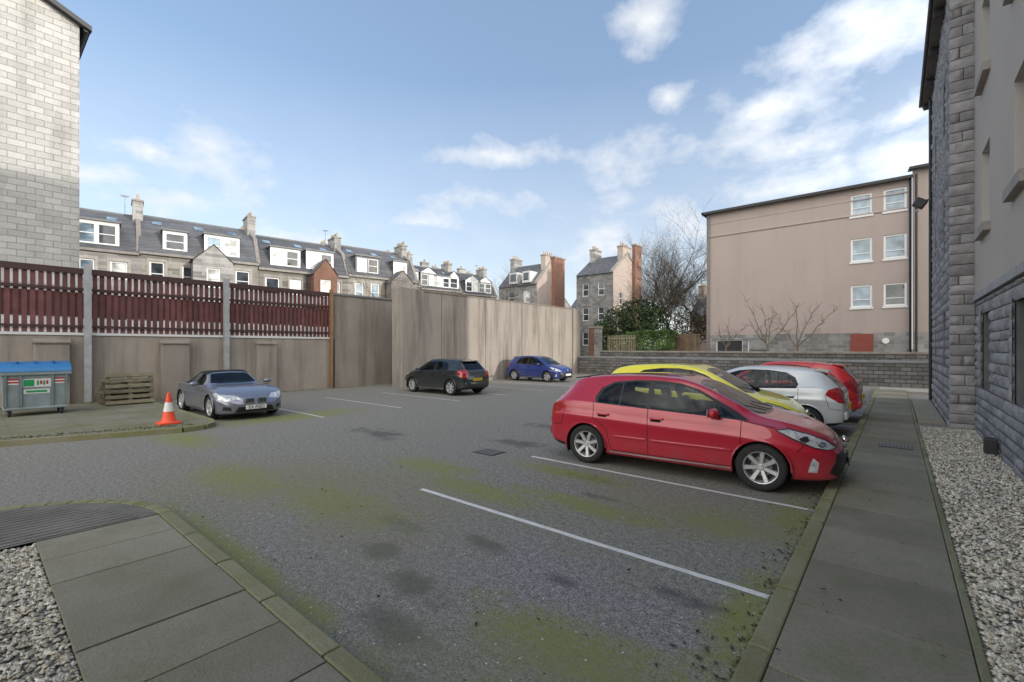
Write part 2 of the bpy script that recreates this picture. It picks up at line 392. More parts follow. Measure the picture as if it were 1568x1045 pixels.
# ---------------------------------------------------------------- left boundary wall + fence
w=B('boundary_wall')
w.box(-21.3,-20.9,-14,11.35,-.1,2.36,harl); w.box(-21.34,-20.86,-14,11.33,2.362,2.44,whitef,.8)
w.done()
for (a,b_) in((-2.2,-1.4),(1.35,2.15),(4.6,5.45),(7.9,8.65)):
    p=B('wall_buttress'); p.box(-20.898,-20.62,a,b_,-.1,2.08,harl,.95*tn(.04)); p.mesh([(-20.898,a-.04,2.082),(-20.57,a-.04,2.082),(-20.57,b_+.04,2.082),(-20.898,b_+.04,2.082),(-20.898,a-.04,2.24),(-20.57,a-.04,2.14),(-20.57,b_+.04,2.14),(-20.898,b_+.04,2.24)],[(0,3,2,1),(4,5,6,7),(0,1,5,4),(1,2,6,5),(2,3,7,6)],harl,.85); p.done(bevel=.01)
w=B('boundary_wall'); w.box(-21.3,-20.9,11.5,17,-.1,4.5,harl,.9); w.box(-21.35,-20.85,11.48,17,4.502,4.6,lead); w.done()
f=B('metal_fence'); y=-10
while y<11.3:
    f.box(-21.14,-21.11,y,y+.12,2.46,4.5,maroon,tn(.18))
    f.box(-21.137,-21.12,y+.128,y+.178,4.02,4.36,whitef,.8*tn(.15)); f.box(-21.137,-21.12,y+.128,y+.178,2.46,2.93,whitef,.8*tn(.15))
    y+=.185
for z0,z1 in((4.42,4.62),(3.86,3.96),(2.62,2.70)): f.box(-21.1,-21.04,-10,11.3,z0,z1,maroonD)
f.box(-21.18,-21.15,-10,11.3,2.98,3.80,maroon,.9)
f.done()
for y in(-1.6,2.6,6.75,11.25):
    p=B('fence_post'); m_=galv if y<11 else rust; wd=.09 if y<11 else .05
    p.box(-20.86,-20.84,y-wd,y+wd,0,4.75,m_); p.box(-20.84,-20.72,y-.012,y+.012,0,4.75,m_); p.box(-20.72,-20.70,y-wd,y+wd,0,4.75,m_); p.done()
t_=B('tall_rendered_wall')
t_.box(-19.1,-18.5,13.7,29.8,-.1,4.8,harl2); t_.box(-19.12,-18.47,13.68,29.82,4.802,4.88,conc,.75)
t_.box(-19.2,-18.36,13.6,14.9,-.1,4.86,harl2,.95); t_.box(-19.2,-18.36,29.0,29.95,-.1,4.84,harl2,.95)
for y in(16.2,19.6,23.0,26.4): t_.box(-18.498,-18.485,y,y+.03,0,4.8,conc,.6)
t_.done()
w=B('low_stone_wall'); w.box(-18.35,1.6,29.6,30.0,-.1,1.17,rubble); w.box(-18.35,1.6,29.56,30.04,1.172,1.30,lead,1.1); w.done(bevel=.02)
w=B('garden_wall'); w.box(-17.6,8,31.5,31.8,-.1,1.58,rubble,1.1); w.box(-17.6,8,31.45,31.85,1.582,1.72,conc,.95); w.done(bevel=.02)
w=B('brick_gate_pier'); w.box(-18.4,-17.95,31.3,31.8,-.1,3.45,brickr,.7); w.box(-17.93,-17.5,31.3,31.8,-.1,3.45,gran_x,.9); w.box(-18.45,-17.45,31.25,31.85,3.452,3.6,conc); w.done()
# ---------------------------------------------------------------- right building
rb=empty('granite_apartment_building')
b=B('walls')
XW=1.40
P=lambda u,z,d:(XW+d,u,z)
wins=[(yy,yy+1.05) for yy in(-3.6,-.2,3.2,6.4,9.35,12.75)]
opU=[(a,c,4.4,6.05) for a,c in wins]+[(a,c,7.5,9.15) for a,c in wins]+[(a,c,10.3,11.5) for a,c in wins]
opL=[(a,c,1.1,2.75) for a,c in wins]
wallgrid(b,P,-12,15.0,3.12,12.2,opU,beigeR,.22,glass=wglassB)
wallgrid(b,lambda u,z,d:(XW+.03+d,u,z),-12,15.0,-.1,3.12,opL,mort,.25,glass=wglassB)
for a,c in wins:
    for z in(4.4,7.5): b.box(XW-.11,XW+.18,a-.1,c+.1,z-.17,z-.003,sill)
b.box(XW-.05,XW+.1,-12,14.8,3.0,3.14,granR,1.1)
Pw=lambda u,z,d:(.97+.02+d,u,z)
opW=[(16.2,16.9,z,z+1.4) for z in(1.5,4.5,7.5)]+[(19.6,20.3,z,z+1.4) for z in(1.5,4.5,7.5)]
wallgrid(b,Pw,15.02,22,-.1,10.7,opW,mort,.25,glass=wglassB)
b.poly([(.99,15.0,-.1),(1.45,15.0,-.1),(1.45,15.0,12.2),(.99,15.0,12.2)],mort)
b.poly([(.99,22,-.1),(13,22,-.1),(13,22,12.2),(.99,22,12.2)],beigeR)
b.poly([(13,-12,-.1),(13,22,-.1),(13,22,12.2),(13,-12,12.2)],beigeR); b.poly([(1.4,-12,-.1),(13,-12,-.1),(13,-12,12.2),(1.4,-12,12.2)],beigeR)
b.done(rb)
b=B('rockface_stonework')
stones(b,P,8.6,14.78,-.05,2.98,.2,.36,granR,opL,.035,3)
stones(b,Pw,14.98,22,-.05,10.7,.25,.45,granR,opW,.04,5)
Pp=lambda u,z,d:(u,14.96+d,z)
stones(b,Pp,.97,1.42,-.05,12.2,.24,.42,granR,[],.045,8)
for i,(a,c) in enumerate(wins[4:]):
    stones(b,lambda u,z,d:(XW-.03+d,u,z),c,c+.18,1.1,2.75,.25,.3,granR,[],.03,20+i)
b.done(rb,smooth=50)
b=B('roof')
b.mesh([(.72,15.0,10.78),(.72,22.4,10.78),(7,22.4,17.2),(7,15.0,17.2)],[(0,1,2,3)],slate_y)
b.mesh([(1.0,-12.4,12.2),(1.0,14.8,12.2),(7,14.8,17.2),(7,-12.4,17.2)],[(0,1,2,3)],slate_y)
b.mesh([(13.4,-12.4,12),(13.4,22.4,12),(7,22.4,17.2),(7,-12.4,17.2)],[(0,1,2,3)],slate_y)
b.poly([(13,22,12),(7,22,17),(.97,22,10.9)],beigeR); b.poly([(13,-12,12),(7,-12,17.1),(1.4,-12,12)],beigeR)
b.box(.74,.97,15.1,22.4,10.66,10.76,sill,.5); b.cyl((.70,15.05,10.78),(.70,22.45,10.78),.055,.055,10,darkm)
for y_ in(16,18,20,22): b.box(.76,.95,y_,y_+.08,10.45,10.65,darkm)
b.box(1.2,1.4,-12,14.8,12.05,12.19,sill,.5); b.cyl((1.18,-12.4,12.22),(1.18,14.85,12.22),.06,.06,8,darkm)
b.cyl((.93,21.6,0),(.93,21.6,10.7),.045,.045,8,darkm)
b.done(rb)
fl=B('floodlight'); fl.box(.78,.96,21.0,21.06,6.95,7.0,darkm); fl.rbox(.48,.8,20.9,21.15,6.75,7.05,darkm,.03,M=Matrix.Translation((.64,21,6.9))@Matrix.Rotation(rad(35),4,'Y')@Matrix.Translation((-.64,-21,-6.9))); fl.poly([(.49,20.9,6.70),(.49,21.15,6.70),(.62,21.15,6.62),(.62,20.9,6.62)],whitef); fl.done(rb)
v_=B('wall_vent_box'); v_.rbox(1.2,1.36,11.45,11.68,.06,.36,darkm,.02); v_.done()
# ---------------------------------------------------------------- beige block of flats
fb=empty('block_of_flats')
b=B('walls'); P=lambda u,z,d:(u,35+d,z)
op=[]
for z0,z1 in((10.0,11.3),(7.2,8.6),(4.4,5.75)): op+= [(-2.12,-1.08,z0,z1,wglassB),(-.55,.5,z0,z1,wglassB if z0!=4.4 else wglass)]
wallgrid(b,P,-10.6,.72,2.85,11.8,op,beige,.1,style='none',fw=.1)
for o in op: pb(b,P,o[0]-.06,o[1]+.06,o[2]-.12,o[2]-.002,-.06,.05,whitef,.9); pb(b,P,(o[0]+o[1])/2-.42,(o[0]+o[1])/2+.42,o[2]+.45,o[2]+.5,.055,.09,whitef)
wallgrid(b,lambda u,z,d:(u,34.96+d,z),-10.6,.72,-.1,2.85,[(-10.0,-8.2,.6,2.5,darkm),(-7.9,-6.6,.6,2.5,wglass)],gran_x,.15,t=.85)
wallgrid(b,lambda u,z,d:(u,34.7+d,z),.78,9,2.85,12.1,[(3,4,z,z+1.4,wglass) for z in(4.4,7.2,10)],beige,.1,t=.97)
b.box(.78,9,34.66,34.8,-.1,2.85,gran_x); b.box(.75,.78,34.66,35.2,-.1,12.1,beige,.9)
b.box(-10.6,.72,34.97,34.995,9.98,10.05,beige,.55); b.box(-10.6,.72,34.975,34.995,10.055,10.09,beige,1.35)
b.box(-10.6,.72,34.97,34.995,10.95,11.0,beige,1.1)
b.box(-10.63,-10.6,34.9,46,-.1,11.8,beige,.9); b.box(-2.12,-1.02,34.9,34.955,1.2,2.78,doorm)
b.cyl((-.45,34.9,2.35),(-.45,34.955,2.35),.17,.17,18,whitef)
b.done(fb)
b=B('roof')
b.mesh([(-10.9,34.6,11.83),(.74,34.6,11.83),(.74,40.5,13.3),(-6.5,40.5,13.3),(-10.9,46.3,11.83)],[(0,1,2,3),(0,3,4)],slate)
b.box(-10.9,.76,34.58,34.7,11.66,11.82,darkm); b.box(-10.9,-10.78,34.58,46,11.66,11.82,darkm)
b.mesh([(.6,34.3,12.2),(9.5,34.3,12.2),(9.5,40.5,13.7),(.6,40.5,13.7)],[(0,1,2,3)],slate); b.box(.6,9.5,34.28,34.4,12.05,12.19,darkm)
for x in(-10.45,.64,.9): b.cyl((x,34.85 if x<.7 else 34.6,0),(x,34.85 if x<.7 else 34.6,11.8),.05,.05,8,darkm if x>0 else lead)
b.done(fb)
# ---------------------------------------------------------------- left gable building
lb=empty('granite_tenement_gable'); b=B('walls')
b.mesh([(-26,3.0,-.1),(-26,-16,-.1),(-26,-16,15.6),(-26,-6.5,19.5),(-26,3.0,15.5)],[(0,1,2,3,4)],brickmat('granite_gable',(.66,.645,.615),(.51,.495,.47),(.45,.435,.42),'y',.5,.25,bump=1.0,ms=.012))
b.poly([(-26,3,-.1),(-40,3,-.1),(-40,3,15.5),(-26,3,15.5)],gran_x); b.done(lb)
b=B('roof'); b.mesh([(-25.7,3.35,15.25),(-25.7,-6.5,19.75),(-41,-6.5,19.75),(-41,3.35,15.25)],[(0,1,2,3)],slate_y); b.mesh([(-25.7,3.35,15.15),(-25.7,-6.5,19.6),(-25.7,-6.5,19.8),(-25.7,3.35,15.35)],[(0,1,2,3)],darkm)
b.cyl((-25.85,3.2,15.2),(-41,3.2,15.2),.09,.09,8,darkm); b.mesh([(-25.7,3.35,15.15),(-25.98,3.35,15.15),(-25.98,-6.5,19.6),(-25.7,-6.5,19.6)],[(0,1,2,3)],darkm); b.done(lb)
# ---------------------------------------------------------------- terraces
def chimney(b,x,y,z0,z1,w=1.5,d=.75,n=4,m=gran_x):
    b.box(x-d/2,x+d/2,y-w/2,y+w/2,z0,z1,m,tn(.1)); b.box(x-d/2-.06,x+d/2+.06,y-w/2-.06,y+w/2+.06,z1+.002,z1+.14,sill,.9)
    for i in range(n):
        yy=y-w/2+.2+(w-.4)*i/max(1,n-1); b.cyl((x,yy,z1+.14),(x,yy,z1+.5+R.uniform(0,.12)),.10,.085,8,potm,t=tn(.2))
def terrace(name,M,W,eave,wallm,seed,tint=1,dtype=0):
    r=random.Random(seed); e=empty(name)
    b=B('walls',M); P=lambda u,z,d:(u,d,z)
    cs=[W*.15,W*.38,W*.62,W*.85]; op=[]
    for c in cs:
        g_=r.choice([wglass,blind,blind,wglassB]); c+=r.uniform(-.12,.12); h_=r.uniform(.42,.6); hw=r.uniform(.42,.56)
        op.append((c-hw,c+hw,eave-2.25,eave-h_,g_)); op.append((c-.5,c+.5,eave-5.4,eave-3.6,wglass))
    tt=(tint*r.uniform(.85,1.15),)*1; tt=(tt[0],tt[0]*r.uniform(.95,1.0),tt[0]*r.uniform(.88,.99))
    wallgrid(b,P,0,W,-.1,eave,op,wallm,.12,fw=.11,t=tt)
    for o in op:
        pb(b,P,o[0]-.16,o[0]-.002,o[2],o[3],-.04,0.05,sill,1.25*tint); pb(b,P,o[1]+.002,o[1]+.16,o[2],o[3],-.04,.05,sill,1.25*tint); pb(b,P,o[0]-.16,o[1]+.16,o[3]+.002,o[3]+.2,-.04,.05,sill,1.25*tint); pb(b,P,o[0]-.2,o[1]+.2,o[2]-.15,o[2]-.002,-.1,.05,sill,1.2*tint)
    b.box(0,W,-.22,.0,eave-.02,eave+.16,sill,.95)
    b.poly([(0,0,0),(0,8,0),(0,8,eave),(0,0,eave)],wallm,.8); b.poly([(W,0,0),(W,8,0),(W,8,eave),(W,4.1,eave+3.6),(W,1.3,eave+2.2),(W,0,eave)],wallm,.95)
    b.poly([(0,8,0),(W,8,0),(W,8,eave),(0,8,eave)],wallm,.8)
    b.box(W-.15,W+.15,-.1,8,eave,eave+.25,wallm,.8)
    for (y0,z0,y1,z1) in((-.1,eave,1.3,eave+2.3),(1.3,eave+2.3,4.1,eave+3.75)):
        b.mesh([(W-.14,y0,z0),(W+.14,y0,z0),(W+.14,y1,z1),(W-.14,y1,z1),(W-.14,y0,z0+.22),(W+.14,y0,z0+.22),(W+.14,y1,z1+.22),(W-.14,y1,z1+.22)],[(4,5,6,7),(0,4,7,3),(1,2,6,5),(0,1,5,4)],sill,.8)
    b.done(e)
    b=B('roof',M)
    rt_=tint*r.uniform(.85,1.1)
    prof=[(-.15,eave+.16),(1.3,eave+2.25),(4.1,eave+3.65),(7,eave+2.2),(8.2,eave)]
    for (a,za),(c,zc) in zip(prof,prof[1:]): b.poly([(0,a,za),(W,a,za),(W,c,zc),(0,c,zc)],slate,rt_)
    b.cyl((0,4.1,eave+3.66),(W,4.1,eave+3.66),.1,.1,6,lead)
    for c in r.choice([(W*.26,W*.70),(W*.2,W*.5,W*.8),(W*.3,W*.72)]):
        c+=r.uniform(-.3,.3); a=.75 if r.random()<.5 else 1.2; z1=eave+r.uniform(1.9,2.2)
        ty=r.choice([0,0,0,1])
        P2=lambda u,z,d:(u,.1+d,z)
        wallgrid(b,P2,c-a,c+a,eave+.25,z1,[(c-a+.15,c-.06,eave+.55,z1-.18,r.choice([wglass,blind,wglassB])),(c+.06,c+a-.15,eave+.55,z1-.18,r.choice([wglass,blind]))] if a>.9 else [(c-a+.15,c+a-.15,eave+.55,z1-.18,r.choice([wglass,blind]))],whitef if r.random()<.6 else lead,.06,fw=.07)
        for sx in(c-a,c+a): b.poly([(sx,.1,eave+.25),(sx,.1,z1),(sx,1.6,z1+.1),(sx,1.35,eave+1.9)],slate,.9)
        if ty==0: b.box(c-a-.1,c+a+.1,-.05,1.9,z1+.002,z1+.12,lead,1.1)
        else:
            b.poly([(c-a-.1,0,z1),(c,0,z1+.8),(c,2.4,z1+.8),(c-a-.1,1.8,z1)],slate); b.poly([(c+a+.1,0,z1),(c,0,z1+.8),(c,2.4,z1+.8),(c+a+.1,1.8,z1)],slate); b.poly([(c-a,.08,z1),(c+a,.08,z1),(c,.08,z1+.75)],whitef,.8)
    for c in(W*.15,W*.5,W*.8):
        b.mesh([(c-.3,2.1,eave+2.70),(c+.3,2.1,eave+2.70),(c+.3,2.9,eave+3.10),(c-.3,2.9,eave+3.10)],[(0,1,2,3)],wglassB)
    b.cyl((W*.5,-.28,eave-.1),(W*.5,-.28,0),.05,.05,6,darkm)
    chimney(b,W,3.6,eave+2.2,eave+r.uniform(4.2,4.6),1.8,.62,5)
    chimney(b,W,7,eave+1,eave+r.uniform(3.9,4.3),1.3,.6,3)
    if r.random()<.5: chimney(b,W*.52,4.6,eave+3,eave+4.3,.6,1.1,2)
    if seed%2:
        b.cyl((W*.9,4.0,eave+3.6),(W*.9,4.0,eave+5.2),.02,.02,4,lead)
        for i in range(5): b.cyl((W*.9-.3+i*.03,4.0+i*.12-.25,eave+5.1),(W*.9+.3-i*.03,4.0+i*.12-.25,eave+5.1),.012,.012,4,lead)
    b.done(e)
    return e
th=rad(80.56); O=Vector((-42.3,5.1,0)); u=Vector((math.cos(th),math.sin(th),0))
bd=[-12,-4.6,2.9,10.6,18.1,25.3]
for i in range(5):
    M=Matrix.Translation(O+u*bd[i])@Matrix.Rotation(th,4,'Z')
    terrace('terraced_house',M,bd[i+1]-bd[i],[8.7,8.6,8.75,8.45,8.65][i],gran_x,40+i,[1.05,1.08,1.0,.82,.95][i])
def wing(name,t0,w,dep,eave,rid,wm,tint=1):
    M=Matrix.Translation(O+u*t0)@Matrix.Rotation(th,4,'Z'); b=B(name,M)
    P=lambda uu,z,d:(uu,-dep+d,z)
    wallgrid(b,P,0,w,0,eave,[(w/2-.45,w/2+.45,eave-2,eave-.5,blind)],wm,.12,t=tint,fw=.1)
    b.poly([(0,-dep,eave),(w,-dep,eave),(w/2,-dep,rid)],wm,tint)
    b.poly([(0,-dep,0),(0,0,0),(0,0,eave),(0,-dep,eave)],wm,tint*.8); b.poly([(w,-dep,0),(w,0,0),(w,0,eave),(w,-dep,eave)],wm,tint)
    b.poly([(-.1,-dep-.1,eave-.05),(w/2,-dep-.1,rid+.05),(w/2,2,rid+.05),(-.1,2,eave-.05)],slate); b.poly([(w+.1,-dep-.1,eave-.05),(w/2,-dep-.1,rid+.05),(w/2,2,rid+.05),(w+.1,2,eave-.05)],slate)
    b.done()
wing('granite_gable_wing',6.0,2.6,1.2,8.5,9.8,gran_x,1.15); wing('brown_gable_wing',14.6,2.0,1.4,8.4,9.7,brickr,.75); wing('granite_gable_wing',21.8,2.4,1.4,8.3,9.5,gran_x,.8)
th2=math.atan2(12,1.9); u2=Vector((math.cos(th2),math.sin(th2),0))
for i in range(3):
    M=Matrix.Translation(Vector((-47.3,31.0,0))+u2*(6.2*i))@Matrix.Rotation(th2,4,'Z'); terrace('terraced_house',M,6.2,9.6-.2*i,gran_x,51+i,.75)
def house(name,x0,x1,y0,y1,eave,ridge,sm,em,ops,tint=1,etint=1,chim=True,eops=[]):
    e=empty(name); b=B('walls')
    wallgrid(b,lambda u,z,d:(u,y0+d,z),x0,x1,-.1,eave,ops,sm,.12,t=tint)
    wallgrid(b,lambda u,z,d:(x1-d,u,z),y0,y1,-.1,eave,eops,em,.12,t=etint)
    ym=(y0+y1)/2
    b.poly([(x1,y0,eave),(x1,y1,eave),(x1,ym,ridge)],em,etint); b.poly([(x0,y0,0),(x0,y1,0),(x0,y1,eave),(x0,ym,ridge),(x0,y0,eave)],sm,tint)
    b.poly([(x0,y1,0),(x1,y1,0),(x1,y1,eave),(x0,y1,eave)],sm,tint)
    b.done(e); b=B('roof')
    b.poly([(x0,y0-.2,eave-.1),(x1-.1,y0-.2,eave-.1),(x1-.1,ym,ridge+.03),(x0,ym,ridge+.03)],slate,1.0); b.poly([(x0,y1+.2,eave-.1),(x1-.1,y1+.2,eave-.1),(x1-.1,ym,ridge+.03),(x0,ym,ridge+.03)],slate)
    for a,c,za,zc in((y0-.2,ym,eave-.1,ridge),(y1+.2,ym,eave-.1,ridge)):
        b.mesh([(x1-.3,a,za+.02),(x1+.05,a,za+.02),(x1+.05,c,zc+.05),(x1-.3,c,zc+.05),(x1-.3,a,za+.25),(x1+.05,a,za+.25),(x1+.05,c,zc+.28),(x1-.3,c,zc+.28)],[(4,5,6,7),(1,2,6,5),(0,1,5,4),(0,4,7,3)],sill,.9)
    if chim:
        chimney(b,x1-.45,ym,ridge-1.2,ridge+.8,2.0,.7,5,em); chimney(b,x0+.5,ym,ridge-1,ridge+.9,1.6,.7,4,sm)
    b.done(e); return e
ho=house('granite_gabled_house',-39.2,-33.1,44.1,49.9,9.7,12.6,gran_x,pinkh,[(-35.2,-34.2,7.4,9.0,blind),(-37.6,-36.6,7.4,9.0,wglass),(-35.2,-34.2,4.4,6.0,wglass)],.8,.95)
b=B('brick_chimney_breast'); b.box(-33.098,-32.6,47.2,49.4,0,13.2,brickr,1.0); b.box(-33.1,-32.5,47.1,49.5,13.202,13.4,sill); b.done(ho)
b=B('dormer'); b.box(-37.3,-36,43.9,46,9.9,11.3,whitef,.8); b.box(-37.1,-36.2,43.88,43.898,10.2,11.1,wglass); b.box(-35.2,-34,43.9,46,9.9,11.3,whitef,.8); b.box(-35,-34.2,43.88,43.898,10.2,11.1,wglass); b.done(ho)
h2=house('granite_brick_house',-28.4,-23.7,45.5,52.6,10.3,12.7,gran_x,pinkh,[(-27.6,-26.8,z,z+1.5,wglass) for z in(2.2,5,7.8)]+[(-25.6,-24.8,z,z+1.5,wglass) for z in(2.2,5,7.8)],.7,.9,eops=[(47,47.8,6.8,8.2,wglass)])
b=B('brick_chimney_breast'); b.box(-23.698,-23.3,50.2,51.9,0,13.9,brickr,.95); b.box(-23.7,-23.2,50.1,52,13.902,14.1,sill); b.done(h2)
b=B('conservatory')
P=lambda u,z,d:(u,41+d,z); wallgrid(b,P,-29.5,-26.6,0,4.2,[(-29.4+i*.72,-28.75+i*.72,2.6,4.0,wglassB) for i in range(4)],whitef,.05,fw=.04); b.poly([(-29.6,40.9,4.25),(-26.5,40.9,4.25),(-26.8,43,5.4),(-29.3,43,5.4)],wglassB); b.poly([(-26.6,41,0),(-26.6,43,0),(-26.6,43,4.2),(-26.6,41,4.2)],whitef); b.done()
b=B('slate_roofed_outbuilding'); b.box(-32,-29.52,40,44,0,4.6,gran_x,.8); b.poly([(-32.2,39.8,4.5),(-29.4,39.8,4.5),(-29.4,42,5.7),(-32.2,42,5.7)],slate); b.done()
house('distant_brown_house',-19,-9,56,63,5.8,8.6,pinkh,brickr,[(-17,-16,3,4.5,wglass),(-13,-12,3,4.5,wglass)],.45,.6)
house('distant_stone_house',-58,-46,64,72,9,12,gran_x,gran_x,[(-56,-55,6,8,wglass),(-52,-51,6,8,wglass),(-49,-48,6,8,wglass)],.7,.8)
house('distant_stone_house',-48,-38,74,82,9,12.5,gran_x,pinkh,[(-46,-45,6,8,wglass),(-42,-41,6,8,wglass)],.7,.8)
b=B('timber_fence'); x=-13.2
while x<-10.7:
    b.box(x,x+.13,33.6,33.63,1.0,2.95,fencew,tn(.2)); x+=.14
b.done()
b=B('wooden_trellis'); x=-17.3
while x<-15:
    b.box(x,x+.06,32.3,32.33,1.5,2.9,wood,1.6*tn(.2)); x+=.14
b.box(-17.3,-15,32.27,32.299,2.6,2.68,wood,1.5); b.done()
# ---------------------------------------------------------------- vegetation
def tree(name,base,h,r0,seed,levels=5,spread=.6,t=1,nb=3,trunk=.42):
    rr=random.Random(seed); b=B(name)
    def grow(p,d,L,r,lv):
        segs=3
        for i in range(segs):
            d2=(d+Vector((rr.gauss(0,.12),rr.gauss(0,.12),rr.gauss(0,.06)+.04))).normalized()
            q=p+d2*(L/segs); r2=r*(.86 if lv else .9)
            b.cyl(p,q,r,r2,6 if lv<2 else (4 if lv<4 else 3),bark,False,t*rr.uniform(.8,1.2))
            if lv<levels and (i>0 or lv>0):
                for _ in range(rr.choice([1,1,2]) if lv and levels>4 else 1):
                    sd=Vector((rr.gauss(0,1),rr.gauss(0,1),rr.gauss(.25,.5))).normalized()
                    grow(q,(d2*(1-spread)+sd*spread).normalized(),L*rr.uniform(.5,.75),r2*.6,lv+1)
            p,d,r=q,d2,r2
        if lv<levels:
            for _ in range(nb):
                sd=Vector((rr.gauss(0,1),rr.gauss(0,1),rr.gauss(.3,.5))).normalized()
                grow(p,(d*(1-spread)+sd*spread).normalized(),L*rr.uniform(.6,.85),r*.75,lv+1)
    grow(Vector(base),Vector((rr.gauss(0,.05),rr.gauss(0,.05),1)).normalized(),h*trunk,r0,0)
    return b.done()
tree('bare_tree',(-16.2,38.5,0),11.0,.16,3,5,.5,.9,2); tree('bare_tree',(-14.3,39.5,0),9.5,.13,5,5,.5,.9,2); tree('bare_tree',(-12.9,38.3,0),7.5,.12,8,5,.55,.8,2); tree('bare_tree',(-17.6,39.5,0),9,.12,11,5,.5,.8,2)
for (sx_,sy_,lean) in((-6.3,33,[(-1.5,2.9),(-.5,2.5),(.3,2.2),(1.3,2.2),(-.9,1.4)]),(-4.7,33.2,[(-1.1,2.0),(.0,2.5),(.9,2.3),(1.9,2.1)]),(-8.9,33.3,[(-.5,1.2),(.2,1.6),(.9,1.2)])):
    b=B('bare_sapling'); rr=random.Random(int(sx_*10)); b.cyl((sx_,sy_,0),(sx_+.03,sy_,2.0),.08,.06,6,bark)
    for dx_,dz_ in lean:
        p=Vector((sx_+.03,sy_,1.9+rr.uniform(0,.15))); d_=Vector((dx_,rr.uniform(-.4,.4),dz_))
        for k in range(7):
            q=p+d_/7+Vector((rr.gauss(0,.05),rr.gauss(0,.05),rr.gauss(0,.03))); r_=.042*(1-k/8); b.cyl(p,q,r_,r_*.85,5,bark,False)
            if k>0:
                for s_ in range(rr.choice([1,2,2])):
                    e_=q+Vector((rr.gauss(0,.25)+dx_*.12,rr.gauss(0,.15),rr.uniform(.1,.5))); b.cyl(q,e_,.016,.009,3,bark,False)
                    e2=e_+Vector((rr.gauss(0,.14),rr.gauss(0,.1),rr.uniform(.08,.3))); b.cyl(e_,e2,.01,.006,3,bark,False)
            p=q
    b.done()
tree('bare_tree',(-31.5,38,0),8.8,.13,31,5,.5,.8,2); tree('bare_tree',(-36,36,0),8.2,.13,33,5,.5,.8,2); tree('bare_tree',(-33,24.5,0),7.8,.12,35,5,.5,.9,2)
def leaves(name,shapes,n,m,size,seed,t0=1):
    rr=random.Random(seed); b=B(name); vs=[];fs=[];cs=[]
    tot=sum(s[3]*s[4]*s[5] for s in shapes)
    for s_ in shapes:
        cnt=int(n*s_[3]*s_[4]*s_[5]/tot)
        for _ in range(cnt):
            d=Vector((rr.gauss(0,1),rr.gauss(0,1),rr.gauss(0,1))).normalized()*(rr.random()**.25)
            nz=1+.35*noise.noise(d*2.3+Vector((seed,0,0)))
            p=Vector((s_[0]+d.x*s_[3]*nz,s_[1]+d.y*s_[4]*nz,s_[2]+d.z*s_[5]*nz))
            a=Vector((rr.gauss(0,1),rr.gauss(0,1),rr.gauss(0,1))).normalized(); c=a.orthogonal().normalized(); z_=size*rr.uniform(.6,1.4); o=len(vs)
            vs+= [tuple(p-a*z_),tuple(p+c*z_*.6),tuple(p+a*z_),tuple(p-c*z_*.6)]; fs.append([o,o+1,o+2,o+3])
            cl=.75+.6*noise.noise(p*1.6); cs.append(t0*max(.3,cl)*rr.uniform(.7,1.3))
    b.v,b.f,b.c,b.mats,b.mi=vs,fs,cs,[m],[0]*len(fs); return b.done()
leaves('ivy_bush',[(-18.3,36,4.0,1.5,1.2,1.4),(-16.6,36,4.5,1.6,1.2,1.6),(-15,36.2,3.8,1.1,1.2,1.6),(-19.8,36.2,3.0,1,1,1.5)],9000,leafD,.09,2)
def hedge(name,x0,x1,y0,y1,z0,z1,n,m,seed):
    rr=random.Random(seed); b=B(name); vs=[];fs=[];cs=[]
    for _ in range(n):
        x,y,z=rr.uniform(x0,x1),rr.uniform(y0,y1),rr.uniform(z0,z1)
        f_=rr.random()
        if f_<.6: y=y0+abs(rr.gauss(0,.08))
        elif f_<.85: z=z1-abs(rr.gauss(0,.08))
        p=Vector((x,y,z)); p+=Vector((0,.15*noise.noise(p*1.2),.18*noise.noise(p*1.3+Vector((9,0,0)))))
        a=Vector((rr.gauss(0,1),rr.gauss(0,1),rr.gauss(0,1))).normalized(); c=a.orthogonal().normalized(); z_=.07*rr.uniform(.6,1.4); o=len(vs)
        vs+= [tuple(p-a*z_),tuple(p+c*z_*.6),tuple(p+a*z_),tuple(p-c*z_*.6)]; fs.append([o,o+1,o+2,o+3]); cs.append(max(.35,.9+.7*noise.noise(p*2))*rr.uniform(.7,1.3))
    b.v,b.f,b.c,b.mats,b.mi=vs,fs,cs,[m],[0]*len(fs); return b.done()
hedge('hedge',-15.9,-12.2,32.6,33.6,1.2,3.15,7000,leafL,4); hedge('hedge',-17.4,-16.0,33,34,1.2,2.8,2500,leafL,5)
leaves('ivy_bush',[(-33,34,5.6,.8,.8,1.5),(-30.5,35,4.5,.8,.8,1.4)],1600,leafD,.1,6)
leaves('brown_shrub',[(-12.6,36.5,3.6,1.3,1,1.4),(-11.3,37,3.4,.8,.8,1.2)],2200,mat('brown_twig_leaf',(.10,.08,.04),.8,.3,2),.07,9)
